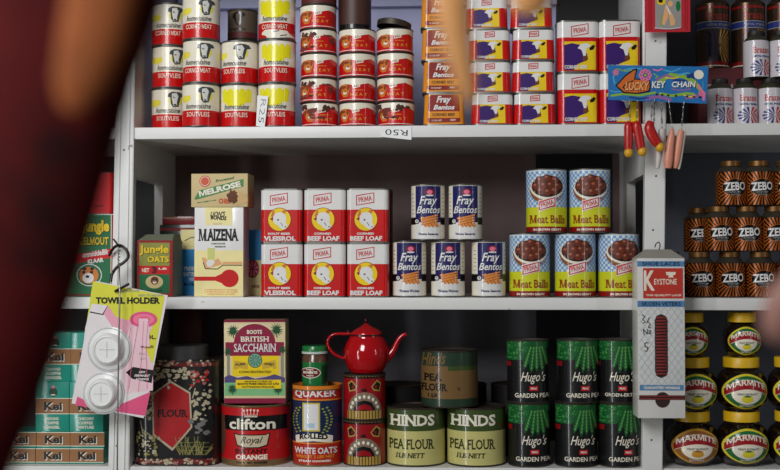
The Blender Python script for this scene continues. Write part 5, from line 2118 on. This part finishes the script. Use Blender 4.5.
charm((190, -8), [(196, 142), (186, 172), (186, 240), (186, 310), (186, 336)], [16, 29, 30, 27, 24], TOYR, (186, 346, 30), 'red tube key chain with yellow tip, leftmost of the three red ones', -.0512)
charm((246, -6), [(238, 138), (240, 168), (254, 240), (266, 306), (270, 328)], [18, 32, 31, 28, 24], TOYR, (274, 338, 30), 'red tube key chain with yellow tip, middle of the three red ones', -.0545)
charm((342, -4), [(332, 138), (322, 182), (340, 230), (368, 276), (382, 296)], [20, 36, 36, 32, 24], TOYR, (390, 310, 30), 'red tube key chain tilted to the right, nearest the post', -.0600)
charm((398, 0), [(404, 190), (400, 240), (388, 330), (378, 410), (374, 446)], [22, 26, 22, 16, 10], TOYW, None, 'pale white key chain charm just right of the tilted red tube', -.0420)
charm((446, 0), [(470, 186), (464, 240), (452, 320), (444, 396), (442, 444)], [10, 22, 28, 31, 22], TOYP, None, 'peach club-shaped key chain charm in the middle of the pale ones', -.0530)
charm((545, 0), [(530, 196), (520, 240), (508, 320), (496, 400), (490, 444)], [16, 24, 24, 22, 12], TOYP, None, 'peach key chain charm with white edge, furthest right', -.0480, edge=(22, 6))
ex = thing('key_chain', 'bare chrome key chain hanging empty over the right post', 'key chain', G)
for i in range(9):
    p, q = q8(352, -10 + i * 18, -.045), q8(352, 11 + i * 18, -.045)
    s = Vector((.0012 if i % 2 else 0, .0012 if i % 2 == 0 else 0, 0))
    mid = (p + q) / 2
    tube('chain_link', [p, mid + s, q, mid - s, p], .0006, CHR, ex, n=6, sub=3, caps=False)

# --- red blister card
bc = thing('blister_card', 'red card with a bag of small figures at the top of the right post', 'card')
m_ = sc(667, -.03)
o = at(667.4, 4, -.03)
BCR = ink('blister_red', (186, 40, 50), wear=0)
box('card', -22.6 * m_, 0, -28.4 * m_, 22.6 * m_, .0012, 40 * m_, BCR, bc)
a = Art(Flat(0), 667.4, 4, m_, (630, 0, 7.83))
a.part = 'print'
for x in (150, 166, 430, 446):
    a.line(DRED, 1, [(x, -250), (x, 240)], 4)
a.rect(GREY, 1, 197, -220, 400, 222)
a.pic()
a.ell(YEL, 2, 245, 10, 34, 30, 18); a.ell(BLACK, 3, 240, 6, 18, 16, 14)
a.ell(GREEN, 2, 376, 50, 18, 42, 16)
a.poly(PEACH, 2.4, [(280, 20), (300, 70), (296, 140), (270, 200), (250, 190), (262, 110)])
a.poly(PEACH, 2.6, [(300, 60), (330, 110), (352, 160), (350, 200), (316, 204), (306, 130)])
a.poly(WHITE, 2.8, [(282, 50), (292, 44), (318, 110), (310, 120)])
a.poly(ink('bag_olive', (150, 150, 100), wear=0), 2.2, [(238, 120), (262, 110), (262, 200), (236, 204)])
a.ell(PEACH, 3, 316, 30, 20, 24, 16)
a.build(bc, 'print')
bag = finish('bag', rprism_bm(13 * m_, .006, .004, 0, 62 * m_), M('clear_bag', (200, 196, 196), .15), None)
bpy.data.objects.remove(bag)
tube('bag_seam', [(-12.8 * m_, -.0012, -24.2 * m_), (0, -.002, -25.4 * m_), (12.8 * m_, -.0012, -24.2 * m_)], .0011, CLEAR, bc, n=8)
bc.location = o

# --- price tags
def price(pts, Y, txt, cx, cy, w, h, rot, label):
    t = thing('price_tag', label, 'tag')
    c = at(cx, cy, Y)
    q = [at(x, y, Y) - c for x, y in pts]
    v = [(p.x, 0, p.z) for p in q] + [(p.x, .0004, p.z) for p in q]
    hexa('paper', [v[3], v[2], v[6], v[7], v[0], v[1], v[5], v[4]], PAPER, t)
    a = Art(Flat(0), cx, cy, sc(cx, Y))
    a.part = 'lettering'
    a.text(BLACK, 1, txt, cx, cy, w, h, -.004, 0, rot)
    a.build(t, 'lettering')
    t.location = c


price([(379.6, 127.2), (411.6, 126.4), (411.4, 139.8), (381, 136.8)], -.0016, 'R50', 396.4, 132.4, 22.6, 5.8, 177, 'small white price tag with upside-down writing on the top shelf edge')
price([(257.4, 95.4), (268.4, 96.2), (264.6, 127), (256, 126)], .0002, 'R25', 262.2, 111, 24, 5.4, -97, 'slanting white price tag standing before the yellow-crowned tins')

# ================================================================== CLOSE TO THE CAMERA
HIDE = M('dark_red_hide', (70, 11, 12), .85, spec=.1, mottle=.5, wear=1.25, dirt=(28, 12, 10), scale=9)
HIDEB = M('brown_hide', (136, 74, 36), .75, spec=.15, mottle=.5, wear=1.0, dirt=(70, 30, 18), scale=14)
HIDET = M('tan_hide', (196, 138, 80), .55, mottle=.25)


def near(pts, Y):
    return [at(x, y, Y) for x, y in pts]


Yn = -1.42
ms = sc(60, Yn)
st = thing('hide_strap', 'thick dark red and brown strap hanging out of focus at the left edge', 'strap')
tube('strap', near([(92, -120), (76, -20), (58, 60), (34, 150), (7, 250), (-20, 340), (-54, 430), (-90, 540)], Yn), [r * ms for r in (98, 94, 85, 83, 82, 82, 80, 80)], HIDE, st, n=28, ell=.4)
tube('brown_edge', near([(122, -120), (106, -30), (92, 40), (80, 84), (72, 112)], Yn - .033), [r * ms for r in (38, 36, 33, 27, 10)], HIDEB, st, n=20, ell=.35)
Yn2 = -1.30
m2 = sc(450, Yn2)
s2 = thing('hide_strap', 'narrow tan strap hanging out of focus before the orange tins', 'strap')
tube('strap', near([(446, -60), (452, 0), (457, 40), (464, 74), (468, 96), (469, 106)], Yn2), [r * m2 for r in (19, 18, 15, 12, 8, 4)], HIDET, s2, n=18, ell=.4)
s3 = thing('hide_strap', 'short tan strap end hanging out of focus before the purple bull tins', 'strap')
tube('strap', near([(538, -70), (534, -20), (530, 4), (528, 16)], Yn2), [r * m2 for r in (24, 23, 20, 10)], HIDET, s3, n=18, ell=.4)
s4 = thing('hide_strap', 'brownish rounded strap end, out of focus at the right edge', 'strap')
Yn4 = -1.30
HIDEG = M('grey_brown_hide', (146, 104, 92), .6, mottle=.2)
tube('strap', near([(830, 296), (800, 306), (786, 320), (776, 336), (772, 342)], Yn4), [r * m2 for r in (40, 34, 27, 16, 6)], HIDEG, s4, n=18, ell=.5)

# everything on the sagging lowest shelf follows it
for o in list(scene.objects):
    if o.parent is None and 'label' in o and o.name != unit.name and 0 <= o.location.y < DEEP and ZB - .001 < o.location.z < ZM - TH - .03:
        if o.name.startswith(('shoelace', 'towel')):
            continue
        o.location.z += sag(o.location.x)
        o.rotation_euler.y -= math.atan(SLOPE)
